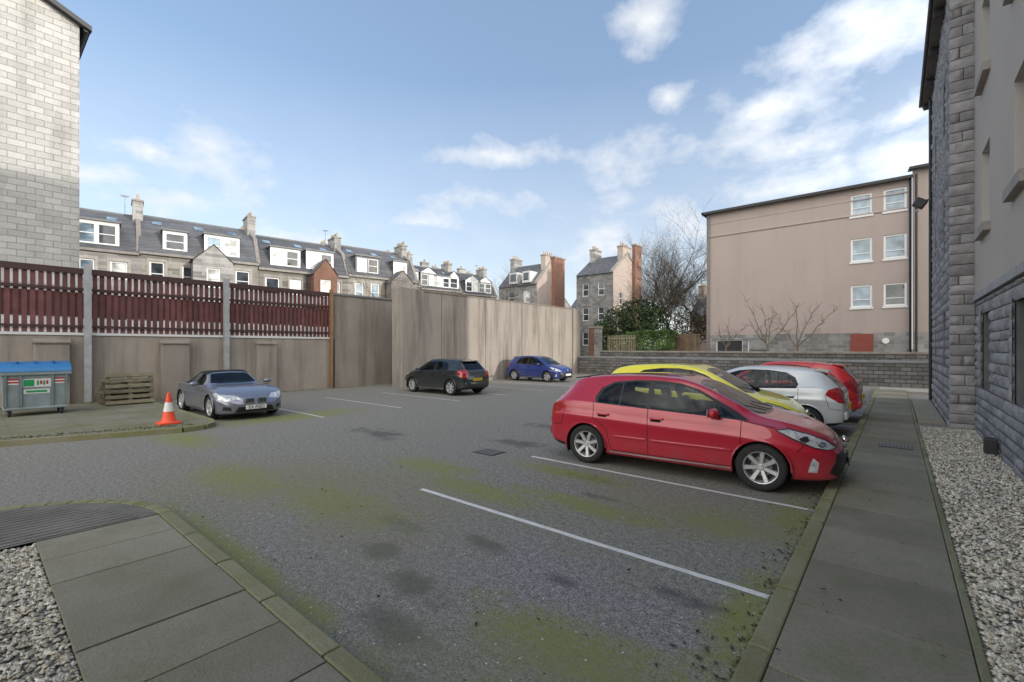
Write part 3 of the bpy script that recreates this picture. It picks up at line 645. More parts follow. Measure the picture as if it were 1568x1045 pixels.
# ---------------------------------------------------------------- cars
def pchip(pts):
    xs=[p[0] for p in pts]; ys=[p[1] for p in pts]; n=len(xs)
    h=[xs[i+1]-xs[i] for i in range(n-1)]; d=[(ys[i+1]-ys[i])/h[i] for i in range(n-1)]
    m=[d[0]]+[0 if d[i-1]*d[i]<=0 else 2*d[i-1]*d[i]/(d[i-1]+d[i]) for i in range(1,n-1)]+[d[-1]]
    def f(x):
        if x<=xs[0]: return ys[0]
        if x>=xs[-1]: return ys[-1]
        i=0
        while x>xs[i+1]: i+=1
        t=(x-xs[i])/h[i]
        return (2*t**3-3*t*t+1)*ys[i]+(t**3-2*t*t+t)*h[i]*m[i]+(-2*t**3+3*t*t)*ys[i+1]+(t**3-t*t)*h[i]*m[i+1]
    return f
def chaikin(p,it=2):
    for _ in range(it):
        q=[p[0]]
        for i in range(len(p)-1):
            a,b_=p[i],p[i+1]
            if i>0: q.append((a[0]*.75+b_[0]*.25,a[1]*.75+b_[1]*.25))
            if i<len(p)-2: q.append((a[0]*.25+b_[0]*.75,a[1]*.25+b_[1]*.75))
        q.append(p[-1]); p=q
    return p
def pip(x,y,poly):
    c=False; n=len(poly); j=n-1
    for i in range(n):
        xi,yi=poly[i]; xj,yj=poly[j]
        if (yi>y)!=(yj>y) and x<(xj-xi)*(y-yi)/(yj-yi)+xi: c=not c
        j=i
    return c
AX={'y':(0,2),'x':(1,2),'z':(0,1)}
def cut(bm,poly,axis,cond,mi):
    i0,i1=AX[axis]; xs=[p[0] for p in poly]; ys=[p[1] for p in poly]
    bb=(min(xs)-.001,max(xs)+.001,min(ys)-.001,max(ys)+.001)
    cand=[]
    for f in bm.faces:
        a=[v.co[i0] for v in f.verts]; c=[v.co[i1] for v in f.verts]
        if max(a)<bb[0] or min(a)>bb[1] or max(c)<bb[2] or min(c)>bb[3]: continue
        if cond(f): cand.append(f)
    n=len(poly)
    for k in range(n):
        p,q=poly[k],poly[(k+1)%n]
        no=[0,0,0]; no[i0]=-(q[1]-p[1]); no[i1]=q[0]-p[0]
        co=[0,0,0]; co[i0]=p[0]; co[i1]=p[1]
        es=set(e for f in cand for e in f.edges); vs=set(v for f in cand for v in f.verts)
        r=bmesh.ops.bisect_plane(bm,geom=list(cand)+list(es)+list(vs),dist=1e-5,plane_co=co,plane_no=no)
        cand=list(set(g for g in r['geom'] if isinstance(g,bmesh.types.BMFace) and g.is_valid)|set(f for f in cand if f.is_valid))
    res=[]
    for f in cand:
        c=f.calc_center_median()
        if pip(c[i0],c[i1],poly): f.material_index=mi; res.append(f)
    return res
def paintm(name,c,metal=.0,rough=.35):
    m,N,p,out=newmat(name); tc=N.n('ShaderNodeTexCoord').outputs['Object']
    geo=N.n('ShaderNodeNewGeometry').outputs['Backfacing']
    dirt=N.noise(tc,3,6,.7); z=N.n('ShaderNodeSeparateXYZ',{0:tc}).outputs['Z']
    dm=N.m('MULTIPLY',N.mr(z,.15,.65,.45,.0),N.mr(dirt,.3,.7))
    col=N.mix(dm,c,(.14,.12,.10)); col=N.mix(geo,col,(.03,.03,.03))
    setp(N,p,Base_Color=col,Metallic=metal,Roughness=rough,Coat_Weight=1.0,Coat_Roughness=.04); return m
def carglass():
    m,N,p,out=newmat('car_glass')
    N.nt.nodes.remove(p)
    tr=N.n('ShaderNodeBsdfTransparent',{'Color':(.66,.71,.69,1)}); gl=N.n('ShaderNodeBsdfGlossy',{'Roughness':.02,'Color':(.8,.85,.9,1)})
    fr=N.n('ShaderNodeFresnel',{'IOR':1.45}).outputs[0]
    mx=N.n('ShaderNodeMixShader',{0:fr,1:tr.outputs[0],2:gl.outputs[0]})
    N.nt.links.new(mx.outputs[0],out.inputs[0]); return m
cglass=carglass()
ctrim=mat('black_trim',(.014,.014,.015),.45,.2,5); cgap=mat('panel_gap',(.004,.004,.004),.9,.1,5)
chrome=mat('chrome',(.75,.75,.76),.15,.05,3,metal=1); silver=mat('alloy',(.60,.60,.61),.3,.1,4,metal=.5)
lamp=mat('headlamp',(.66,.68,.70),.06,.5,16,metal=.3,coat=1); tail=mat('tail_lamp',(.35,.01,.01),.12,.3,12,coat=1); fabric=mat('soft_top',(.012,.014,.02),.95,.2,8)
rubber=mat('tyre_rubber',(.022,.022,.022),.85,.2,10); seatm=mat('seat_fabric',(.04,.04,.042),.9,.2,6); plw=mat('plate_white',(.75,.75,.73),.5,.03,2); ply=mat('plate_yellow',(.8,.55,.03),.5,.03,2)
HATCH=dict(
 top=[(-2.055,.84),(-2.045,.94),(-2.01,1.02),(-1.90,1.14),(-1.74,1.295),(-1.60,1.39),(-1.42,1.44),(-1.0,1.485),(-.4,1.505),(.1,1.485),(.45,1.40),(.9,1.20),(1.3,1.005),(1.6,.945),(1.9,.85),(2.08,.74),(2.18,.62),(2.225,.52)],
 belt=[(-2.055,.80),(-1.95,.97),(-1.6,1.05),(0,.985),(1.0,.94),(1.4,.88),(1.9,.74),(2.1,.62),(2.225,.47)],
 bot=[(-2.055,.40),(-2.02,.32),(-1.8,.24),(-1,.19),(1,.19),(1.8,.2),(2.1,.23),(2.2,.29),(2.225,.36)],
 wid=[(-2.055,.72),(-2.03,.78),(-1.9,.85),(-1.5,.895),(0,.905),(1.3,.897),(1.7,.86),(1.95,.78),(2.1,.67),(2.19,.53),(2.225,.42)],
 rw=[(-2.055,.60),(-1.8,.55),(-1.4,.555),(-1,.59),(0,.61),(.4,.60),(.9,.64),(1.35,.70),(1.7,.66),(2.1,.5),(2.225,.3)],
 wb=1.305,wr=.322)
ROAD=dict(
 top=[(-1.99,.70),(-1.96,.80),(-1.88,.86),(-1.5,.90),(-1.1,.97),(-.85,1.14),(-.5,1.25),(-.15,1.27),(.05,1.22),(.3,1.08),(.62,.905),(1.2,.875),(1.7,.77),(1.95,.66),(2.07,.55),(2.1,.48)],
 belt=[(-1.99,.62),(-1.8,.80),(-1.2,.88),(0,.86),(.6,.85),(1.3,.80),(1.8,.67),(2.1,.42)],
 bot=[(-1.99,.38),(-1.9,.28),(-1.5,.18),(1.5,.15),(2.0,.18),(2.08,.24),(2.1,.3)],
 wid=[(-1.99,.6),(-1.93,.75),(-1.7,.85),(-1.2,.89),(0,.86),(1.25,.885),(1.7,.84),(1.95,.70),(2.06,.54),(2.1,.42)],
 rw=[(-1.99,.45),(-1.5,.62),(-1,.58),(-.3,.53),(.1,.56),(.6,.68),(1.3,.62),(1.9,.45),(2.1,.3)],
 wb=1.25,wr=.325)
def make_car(name,loc,ang,paint,kind='hatch',sx=1,sy=1,sz=1,plate=None,rimm=silver,nsp=7,tx=None):
    S=HATCH if kind=='hatch' else ROAD
    car=empty(name,(loc[0],loc[1],.004),rad(ang))
    q={k:pchip([(a*sx,c*(sz if k in('top','belt','bot') else sy)) for a,c in S[k]]) for k in('top','belt','bot','wid','rw')}
    xr,xf=S['top'][0][0]*sx,S['top'][-1][0]*sx; NS=84
    bm=bmesh.new(); rings=[]
    for i in range(NS+1):
        t=i/NS; x=(xr+xf)/2-(xf-xr)/2*math.cos(math.pi*t)
        zt,zs,zb,w,wr=q['top'](x),q['belt'](x),q['bot'](x),q['wid'](x),q['rw'](x)
        wr=min(wr,w*.93); zs=min(zs,zt-.035); hh=zs-zb; gh=zt-zs; e=min(.05,gh*.35)
        ctl=[(0,zb),(w*.5,zb),(w*.86,zb),(w*.94,zb+.02),(w*.965,zb+hh*.13),(w*.975,zb+hh*.35),(w*.985,zb+hh*.52),(w*1.008,zb+hh*.68),(w*1.005,zb+hh*.73),(w*.985,zb+hh*.78),(w*.978,zb+hh*.9),(w*.965,zs-.004),(w*.94,zs+.012 if gh>.06 else zs+gh*.2)]
        w2=w*.93
        for k in(.35,.7,.93): ctl.append((w2+(wr-w2)*k**1.12,zs+.012+(gh-e-.012)*k))
        ctl+= [(wr*.95,zt-e*.35),(wr*.78,zt-e*.08),(wr*.4,zt),(0,zt+.004)]
        sec=chaikin(ctl,2)
        rt=[bm.verts.new((x,p[0],p[1])) for p in sec]; lf=[rt[0]]+[bm.verts.new((x,-p[0],p[1])) for p in sec[1:-1]]+[rt[-1]]
        rings.append((rt,lf))
    for (a,al),(c,cl) in zip(rings,rings[1:]):
        for k in range(len(a)-1):
            bm.faces.new((a[k],a[k+1],c[k+1],c[k])); bm.faces.new((al[k],cl[k],cl[k+1],al[k+1]))
    for (rt,lf),sg,bul in((rings[0],-1,.05),(rings[-1],1,.05)):
        K=10; rows=[]; zc=[v.co.z for v in rt]; zlo,zhi=min(zc),max(zc); wmax=max(v.co.y for v in rt)
        for k in range(len(rt)):
            if k in(0,len(rt)-1): rows.append([rt[k]]*(K+1)); continue
            row=[rt[k]]
            for j in range(1,K):
                s_=1-2*j/K; y=rt[k].co.y*s_; f_=(1-(y/wmax)**2)*math.sin(math.pi*max(0.0,min(1,(rt[k].co.z-zlo)/(zhi-zlo))))**.6 if 0<(rt[k].co.z-zlo)/(zhi-zlo)<1 else 0
                f_*= (1-abs(s_)**4)
                row.append(bm.verts.new((rt[k].co.x+sg*bul*f_,y,rt[k].co.z)))
            row.append(lf[k]); rows.append(row)
        for r0,r1 in zip(rows,rows[1:]):
            for j in range(K):
                vs=[]
                for v in(r0[j],r0[j+1],r1[j+1],r1[j]):
                    if v not in vs: vs.append(v)
                if len(vs)>2:
                    try: bm.faces.new(vs)
                    except ValueError: pass
    bmesh.ops.recalc_face_normals(bm,faces=bm.faces[:]); bm.normal_update()
    mats=[paint,cglass,ctrim,cgap,lamp,tail,chrome,fabric,silver]
    X=lambda pts:[(a*sx,c*sz) for a,c in pts]
    wb=S['wb']*sx; wR=S['wr']; aR=wR+.045
    side=lambda f:abs(f.normal.y)>.3
    if kind=='hatch':
        cut(bm,X([(-1.12,1.03),(1.17,.935),(.98,1.05),(.72,1.185),(.46,1.315),(.2,1.395),(-.1,1.425),(-.5,1.42),(-.88,1.375),(-1.08,1.27),(-1.16,1.12)]),'y',side,2)
        cut(bm,X([(-.20,1.005),(1.00,.965),(.68,1.165),(.42,1.30),(.17,1.375),(-.20,1.40)]),'y',side,1)
        cut(bm,X([(-.28,1.01),(-.28,1.398),(-.5,1.395),(-.70,1.37),(-.70,1.03)]),'y',side,1)
        cut(bm,X([(-.73,1.03),(-.73,1.365),(-.88,1.34),(-1.03,1.245),(-1.10,1.12),(-1.09,1.045)]),'y',side,1)
        cut(bm,[(a*sx,c*sy) for a,c in[(1.36,0),(1.33,.35),(1.24,.63),(.9,.575),(.46,.51),(.40,.3),(.38,0),(.40,-.3),(.46,-.51),(.9,-.575),(1.24,-.63),(1.33,-.35)]],'z',lambda f:f.normal.z>.25,1)
        cut(bm,[(a*sy,c*sz) for a,c in[(-.54,1.06),(.54,1.06),(.48,1.36),(-.48,1.36)]],'x',lambda f:f.normal.x<-.15,1)
        hl=[(1.46,.85),(1.62,.875),(1.85,.815),(2.02,.745),(2.15,.645),(2.06,.615),(1.90,.645),(1.68,.735)]
        hc=lambda f:abs(f.calc_center_median().y)>.36 and f.normal.x>-.2
        cut(bm,X(hl),'y',hc,2); cut(bm,X([(1.50,.845),(1.62,.862),(1.85,.803),(2.01,.735),(2.13,.645),(2.06,.63),(1.91,.66),(1.70,.748)]),'y',hc,4)
        cut(bm,X([(1.74,.755),(1.80,.79),(1.84,.785),(1.86,.74),(1.82,.71),(1.77,.72)]),'y',hc,2)
        cut(bm,X([(1.94,.68),(1.97,.725),(2.02,.715),(2.04,.67),(1.99,.65)]),'y',hc,6)
        cut(bm,X([(-1.70,.92),(-1.76,1.03),(-1.92,1.08),(-2.12,1.0),(-2.12,.72),(-1.96,.76)]),'y',lambda f:abs(f.calc_center_median().y)>.53*sy,5)
        cut(bm,[(a*sy,c*sz) for a,c in[(-.52,.24),(.52,.24),(.68,.33),(.60,.57),(-.60,.57),(-.68,.33)]],'x',lambda f:f.normal.x>.25,2)
        cut(bm,X([(1.84,.33),(1.94,.33),(1.96,.46),(1.90,.52),(1.87,.45)]),'y',lambda f:abs(f.calc_center_median().y)>.45,4)
        cut(bm,X([(-2.2,.2),(-1.66,.2),(-1.70,.30),(-2.2,.36)]),'y',lambda f:True,2)
        g_=.005
        for pl in([(-.24,.28),(-.24,1.0)],[(.98,.30),(1.06,.60),(1.07,.94)],[(-1.16,1.05),(-1.16,.78),(-.93,.62),(-.86,.30)],[(-.86,.285),(.98,.285)],[(1.10,.93),(1.48,.87)],[(-1.70,.90),(-1.78,.62),(-2.0,.60)],[(1.72,.58),(1.80,.68)]):
            for a,c in zip(pl,pl[1:]):
                d=Vector((c[0]-a[0],c[1]-a[1])).normalized(); n_=Vector((-d.y,d.x))*g_
                cut(bm,X([(a[0]-n_.x,a[1]-n_.y),(c[0]-n_.x,c[1]-n_.y),(c[0]+n_.x,c[1]+n_.y),(a[0]+n_.x,a[1]+n_.y)]),'y',side,3)
        cut(bm,X([(-.88,.245),(.95,.245),(.95,.268),(-.88,.268)]),'y',side,6)
    else:
        cut(bm,X([(-1.25,.93),(-1.1,.90),(-.2,.885),(.12,1.17),(.0,1.26),(-.2,1.4),(-1.25,1.4)]),'y',lambda f:f.calc_center_median().z>.88,7)
        cut(bm,X([(-.62,.90),(.44,.885),(.30,1.0),(.13,1.12),(.0,1.17),(-.3,1.19),(-.55,1.14)]),'y',side,1)
        cut(bm,[(.62,0),(.60,.35),(.52,.6),(.12,.48),(.10,0),(.12,-.48),(.52,-.6),(.60,-.35)],'z',lambda f:f.normal.z>.25,1)
        cut(bm,X([(1.50,.70),(1.62,.74),(1.90,.66),(2.03,.57),(1.98,.52),(1.85,.54),(1.62,.63)]),'y',lambda f:abs(f.calc_center_median().y)>.34,4)
        for s_ in(-1,1): cut(bm,[(s_*.03,.44),(s_*.29,.44),(s_*.26,.56),(s_*.05,.58)],'x',lambda f:f.normal.x>.2,2)
        cut(bm,[(-.5,.22),(.5,.22),(.42,.36),(-.42,.36)],'x',lambda f:f.normal.x>.2,2)
        for s_ in(-1,1): cut(bm,[(s_*.56,.26),(s_*.74,.28),(s_*.72,.38),(s_*.58,.36)],'x',lambda f:f.normal.x>.2,2)
        g_=.004
        for pl in([(-.62,.9),(-.60,.28)],[(.60,.28),(.66,.84)],[(-.60,.25),(.60,.25)],[(.75,.80),(1.0,.5)]):
            for a,c in zip(pl,pl[1:]):
                d=Vector((c[0]-a[0],c[1]-a[1])).normalized(); n_=Vector((-d.y,d.x))*g_
                cut(bm,[(a[0]-n_.x,a[1]-n_.y),(c[0]-n_.x,c[1]-n_.y),(c[0]+n_.x,c[1]+n_.y),(a[0]+n_.x,a[1]+n_.y)],'y',side,3)
    for sg in(-1,1):
        pl=[(sg*wb+aR*math.cos(rad(a)),wR+aR*math.sin(rad(a))) for a in range(-60,241,15)]
        fs=cut(bm,pl,'y',lambda f:abs(f.calc_center_median().y)>.5*sy and f.calc_center_median().z<.8,3)
        bmesh.ops.delete(bm,geom=fs,context='FACES')
    me=bpy.data.meshes.new('body'); bm.to_mesh(me); bm.free()
    for m_ in mats: me.materials.append(m_)
    ca=me.color_attributes.new('Col','FLOAT_COLOR','CORNER'); ca.data.foreach_set('color',[1.0]*4*len(me.loops))
    me.polygons.foreach_set('use_smooth',[True]*len(me.polygons)); me.set_sharp_from_angle(angle=rad(40))
    o=bpy.data.objects.new('body',me); sc.collection.objects.link(o); o.parent=car
    b=B('wheels'); d=B('trim')
    for sgx in(-1,1):
        for sgy in(-1,1):
            wx=sgx*wb; N_=20
            wy=q['wid'](wx)
            ang_=[rad(-25+230*i/N_) for i in range(N_+1)]
            vs=[];fs=[]
            for a in ang_:
                for yy in(wy*.985,.52): vs.append((wx+aR*math.cos(a),sgy*yy,wR+aR*math.sin(a)))
            for i in range(N_): fs.append((2*i,2*i+1,2*i+3,2*i+2))
            d.mesh(vs,fs,cgap); d.poly([(wx+aR*math.cos(a),sgy*.52,wR+aR*math.sin(a)) for a in ang_],cgap)
            for i in range(N_):
                a,c=ang_[i],ang_[i+1]
                if math.sin(a)<-.2: continue
                d.cyl((wx+aR*math.cos(a),sgy*wy*.985,wR+aR*math.sin(a)),(wx+aR*math.cos(c),sgy*wy*.985,wR+aR*math.sin(c)),.014,.014,6,paint,False)
            M=Matrix.Translation((wx,sgy*(wy-.125),wR))@Matrix.Rotation(-sgy*math.pi/2,4,'X')@Matrix.Rotation(R.random()*6,4,'Z')
            k_=wR/.325
            b.lathe([(r*k_,z) for r,z in[(.205,.06),(.212,.085),(.225,.1),(.27,.108),(.30,.1),(.318,.08),(.325,.04),(.325,-.07),(.30,-.1),(.2,-.1)]],36,rubber,M)
            b.lathe([(r*k_,z) for r,z in[(.220,.094),(.210,.09),(.200,.06),(.195,-.08)]],36,rimm,M)
            b.lathe([(.001,-.02),(.195,-.02)],24,ctrim,M); b.lathe([(.001,.01),(.13,.01),(.13,-.02)],24,silver,M,.5)
            b.lathe([(.001,.075),(.03,.075),(.035,.06),(.06,.05),(.065,.02)],16,rimm,M)
            for i in range(nsp):
                a=2*math.pi*i/nsp; M2=M@Matrix.Rotation(a,4,'Z')
                b.mesh([(.045,-.026,.045),(.045,.026,.045),(.2*k_,.034,.06),(.2*k_,-.034,.06),(.045,-.018,.066),(.045,.018,.066),(.205*k_,.024,.084),(.205*k_,-.024,.084)],[(4,5,6,7),(0,1,5,4),(1,2,6,5),(2,3,7,6),(3,0,4,7)],rimm,1,M2)
    b.done(car,smooth=35)
    if kind=='hatch':
        for sg in(-1,1):
            d.ell((.74*sx,sg*(.90*sy+.10),1.02*sz),(.075,.12,.075),paint); d.box(.72*sx,.80*sx,min(sg*.82,sg*.95)*sy,max(sg*.82,sg*.95)*sy,.965*sz,.99*sz,ctrim)
            d.box(.675*sx-.006,.68*sx,min(sg*(.92*sy),sg*(.92*sy+.17)),max(sg*(.92*sy),sg*(.92*sy+.17)),.965*sz,1.07*sz,chrome)
            for hx in(-.10,-.98):
                yy=q['wid'](hx*sx); d.rbox(hx*sx-.10,hx*sx+.10,min(sg*(yy*.985),sg*(yy+.03)),max(sg*(yy*.985),sg*(yy+.03)),.845*sz,.875*sz,paint,.01); d.rbox(hx*sx-.09,hx*sx+.06,min(sg*(yy*.975),sg*(yy+.004)),max(sg*(yy*.975),sg*(yy+.004)),.81*sz,.842*sz,cgap,.006)
            for x0_,x1_ in((-.80,-.27),(-.20,.96)):
                ya=q['wid'](x0_*sx)*.985; d.rbox(x0_*sx,x1_*sx,min(sg*ya,sg*(ya+.012)),max(sg*ya,sg*(ya+.012)),.50*sz,.535*sz,paint,.005,t=1)
        d.cyl((-1.25*sx,0,1.45*sz),(-1.42*sx,0,1.60*sz),.006,.003,5,ctrim)
        d.box(xf+.035,xf+.05,-.26,.26,.37,.48,plw if plate!='none' else ctrim)
        d.box(xr-.065,xr-.05,-.26,.26,.60,.71,ply); d.rbox(xr-.06,xr+.1,-.70*sy,.70*sy,.38,.56,paint,.04)
        d.mesh([(-1.44*sx,-.48,1.425*sz),(-1.44*sx,.48,1.425*sz),(-1.72*sx,.42,1.385*sz),(-1.72*sx,-.42,1.385*sz),(-1.44*sx,-.48,1.448*sz),(-1.44*sx,.48,1.448*sz),(-1.72*sx,.42,1.41*sz),(-1.72*sx,-.42,1.41*sz)],[(0,1,2,3),(4,5,6,7),(2,3,7,6),(0,3,7,4),(1,2,6,5)],paint)
        d.ell((xf-.005,0,.68*sz),(.03,.07,.05),chrome)
        for yy in(.35,-.25): d.cyl((1.30*sx,yy,1.03*sz),(1.08*sx,yy-.42,1.13*sz),.009,.006,5,ctrim)
    else:
        for sg in(-1,1):
            d.ell((.42,sg*.98,.93),(.07,.11,.065),paint); d.box(.40,.46,min(sg*.85,sg*.94),max(sg*.85,sg*.94),.885,.905,ctrim)
            d.rbox(-.50,-.32,min(sg*.845,sg*.885),max(sg*.845,sg*.885),.72,.745,paint,.008)
            for a in range(3): d.ell((1.78+.09*a,sg*(.72-.07*a),.615-.03*a),(.03,.035,.035),chrome)
            d.rbox(xf-.02,xf+.03,min(sg*.02,sg*.30),max(sg*.02,sg*.30),.575,.59,chrome,.005); d.rbox(xf-.02,xf+.03,min(sg*.02,sg*.30),max(sg*.02,sg*.30),.43,.445,chrome,.005)
            for i in range(7): yy=sg*(.05+.035*i); d.box(xf,xf+.04,yy-.004,yy+.004,.445,.575,chrome)
        d.box(xf+.045,xf+.06,-.26,.26,.29,.40,plw)
        d.cyl((-1.3,-.2,.93),(-1.42,-.2,1.1),.006,.003,5,ctrim)
    seats=[(.15,.38),(.15,-.38),(-.75,.36),(-.75,-.36)] if kind=='hatch' else [(-.45,.36),(-.45,-.36)]
    it=B('interior'); hz=sz if kind=='hatch' else .86
    if kind=='hatch': it.box(-1.6*sx,1.2*sx,-.74*sy,.74*sy,.28,.36,seatm)
    for x,y in seats:
        x*=sx
        it.rbox(x-.1,x+.42,y-.25,y+.25,.36,.56,seatm,.05)
        Ms=Matrix.Translation((x-.08,y,.5))@Matrix.Rotation(rad(-14),4,'Y')
        it.rbox(-.08,.07,-.25,.25,0,.62*hz,seatm,.05,M=Ms); it.rbox(-.05,.05,-.13,.13,.66*hz,.82*hz,seatm,.035,M=Ms)
    if kind=='hatch':
        it.rbox(.80*sx,1.22*sx,-.70*sy,.70*sy,.62*sz,.955*sz,seatm,.06)
        M=Matrix.Translation((.68*sx,-.36,.93*sz))@Matrix.Rotation(rad(65),4,'Y')
        pr=[(.18+.014*math.cos(a),.014*math.sin(a)) for a in[k*math.pi/3 for k in range(7)]]; it.lathe(pr,20,ctrim,M)
        it.ell((.50*sx,0,1.32*sz),(.02,.11,.035),ctrim)
    it.done(car,smooth=40)
    d.done(car,smooth=35)
    if tx:
        cu=bpy.data.curves.new('plate_text','FONT'); cu.body=tx[0]; cu.size=.125; cu.align_x='CENTER'; cu.align_y='CENTER'; cu.extrude=.001; cu.materials.append(ctrim)
        to=bpy.data.objects.new('plate_text',cu); sc.collection.objects.link(to); to.parent=car
        if tx[1]=='f': to.location=(xf+(.063 if kind!='hatch' else .053),0,.345 if kind!='hatch' else .425); to.rotation_euler=(rad(90),0,rad(90))
        else: to.location=(xr-.068,0,.655); to.rotation_euler=(rad(90),0,rad(-90))
    return car
red=paintm('red_paint',(.44,.006,.028),.1); red2=paintm('bright_red_paint',(.62,.02,.02)); yel=paintm('yellow_paint',(.85,.76,.04)); wht=paintm('silver_white_paint',(.62,.65,.67),.2); blk=paintm('black_paint',(.010,.016,.018),.1); blu=paintm('blue_paint',(.015,.04,.22),.2); gry=paintm('steel_blue_paint',(.20,.22,.28),.5)
make_car('hatchback_car',(-2.76,7.66),4.0,red,plate='none')
make_car('hatchback_car',(-3.42,10.25),2,yel,sx=.96,sz=1.06,nsp=5,rimm=ctrim)
make_car('hatchback_car',(-2.75,12.75),180,wht,sx=.93,sy=.94,sz=1.0)
make_car('hatchback_car',(-2.6,15.35),178,red2,sx=.92,sy=.94,sz=1.04)
make_car('hatchback_car',(-15.05,13.4),180,blk,sx=.94,sy=.96,sz=.985,tx=('SV18 KFC','r'))
make_car('hatchback_car',(-16.15,21.7),0,blu,sx=.92,sy=.95,sz=.98)
make_car('convertible_car',(-15.45,5.05),0,gry,kind='road',tx=('E4 ABD','f'),nsp=5)
# ---------------------------------------------------------------- street things
bn=empty('wheelie_bin',(-18.4,1.22,.10),0)
binm=mat('bin_grey',(.24,.29,.30),.55,.2,3,stain=.3); blue=mat('bin_lid_blue',(.015,.16,.40),.4,.15,3)
b=B('body')
def frus(b,x0,x1,y0,y1,z0,z1,ix,iy,m,t=1): 
    b.mesh([(x0+ix,y0+iy,z0),(x1-ix,y0+iy,z0),(x1-ix,y1-iy,z0),(x0+ix,y1-iy,z0),(x0,y0,z1),(x1,y0,z1),(x1,y1,z1),(x0,y1,z1)],[(0,3,2,1),(4,5,6,7),(0,1,5,4),(1,2,6,5),(2,3,7,6),(3,0,4,7)],m,t)
frus(b,-.5,.5,-.65,.65,.2,1.16,.10,.06,binm); b.rbox(-.54,.54,-.69,.69,1.1,1.2,binm,.02)
for y in(-.58,-.3,.3,.58): b.mesh([(.41,y-.03,.25),(.41,y+.03,.25),(.50,y+.03,1.1),(.50,y-.03,1.1),(.44,y-.03,.25),(.44,y+.03,.25),(.535,y+.03,1.1),(.535,y-.03,1.1)],[(4,5,6,7),(0,3,7,4),(1,2,6,5),(0,1,5,4)],binm,.85)
b.rbox(-.44,.46,-.62,.62,.17,.24,binm,.02)
for sy_ in(-.71,.71): b.cyl((0,min(sy_,sy_*.93),1.02),(0,max(sy_,sy_*.93),1.02),.035,.035,10,lead)
b.done(bn,bevel=.01)
b=B('lid'); pr=[(.55,1.2),(.50,1.30),(.30,1.40),(0,1.45),(-.35,1.46),(-.54,1.38),(-.56,1.2)]
for (a,za),(c,zc) in zip(pr,pr[1:]): b.poly([(a,-.68,za),(a,.68,za),(c,.68,zc),(c,-.68,zc)],blue)
for y in(-.68,.68): b.poly([(a,y,z) for a,z in pr],blue,.8)
for y in(-.35,0,.35): b.box(-.4,.3,y-.02,y+.02,1.40,1.475,blue,.8)
b.done(bn)
b=B('castors')
for x in(-.35,.35):
    for y in(-.5,.5): b.cyl((x,y-.025,.085),(x,y+.025,.085),.085,.085,16,rubber); b.box(x-.04,x+.04,y-.045,y-.03,.08,.19,lead); b.box(x-.04,x+.04,y+.03,y+.045,.08,.19,lead)
b.done(bn)
b=B('stickers'); gr_=mat('sticker_green',(.02,.3,.1),.5,.05); wr_=mat('sticker_white',(.7,.7,.7),.5,.05); rd_=mat('sticker_red',(.5,.02,.02),.5,.05)
def st(y0,y1,z0,z1,m,o=.0):
    f_=lambda z:.40+.10*(z-.2)/.96+.008+o
    b.poly([(f_(z0),y0,z0),(f_(z0),y1,z0),(f_(z1),y1,z1),(f_(z1),y0,z1)],m)
st(-.27,.27,.78,1.0,wr_); st(-.25,-.05,.80,.98,gr_,.003)
for i in range(4): st(.0+i*.06,.04+i*.06,.83+.02*(i%2),.95,rd_ if i%2 else gr_,.003)
st(-.25,.25,.60,.72,wr_,0); st(-.2,.2,.63,.69,gr_,.003)
for s_ in(-1,1):
    for i in range(4): st(min(s_*.34,s_*.54),max(s_*.34,s_*.54),.86+i*.04,.895+i*.04,rd_ if i%2 else wr_,.003*(i%2))
b.done(bn)
cn=B('traffic_cone',Matrix.Translation((-13.55,3.15,.10))); oc=mat('cone_orange',(.85,.09,.03),.5,.1,4); cw_=mat('cone_white',(.75,.75,.73),.4,.1,4)
cn.rbox(-.22,.22,-.22,.22,.0,.05,oc,.015)
pf=lambda z:.15-.118*(z-.05)/.7
cn.lathe([(.17,.05),(pf(.09),.09),(pf(.30),.30)],28,oc); cn.lathe([(pf(.30)+.002,.30),(pf(.52)+.002,.52)],28,cw_); cn.lathe([(pf(.52),.52),(pf(.75),.75),(.02,.76)],28,oc,cap=True); cn.done(smooth=40)
pe=empty('wooden_pallet_stack',(-19.75,3.4,.10),rad(90)); b=B('pallets')
def pallet(M):
    for i in range(6): b.box(-.62,.62,-.48+i*.175,-.48+i*.175+.11,.11,.132,wood,tn(.3),M)
    for x in(-.6,-.05,.5): b.box(x,x+.1,-.48,.5,.02,.108,wood,tn(.3)*.8,M)
    for i in(0,2,5): b.box(-.62,.62,-.48+i*.175,-.48+i*.175+.1,0,.018,wood,tn(.3),M)
pallet(Matrix.Translation((0,-.1,.02))@Matrix.Rotation(rad(2),4,'Z')); pallet(Matrix.Translation((.03,-.08,.17))@Matrix.Rotation(rad(-3),4,'Z'))
pallet(Matrix.Translation((-.05,-.02,.32))@Matrix.Rotation(rad(4),4,'Z')@Matrix.Rotation(rad(2),4,'Y')); pallet(Matrix.Translation((.02,-.1,.48))); pallet(Matrix.Translation((-.04,-.05,.64))@Matrix.Rotation(rad(-3),4,'Z'))
pallet(Matrix.Translation((.02,-.62,.02))@Matrix.Rotation(rad(80),4,'X')@Matrix.Translation((0,.48,0)))
b.done(pe)
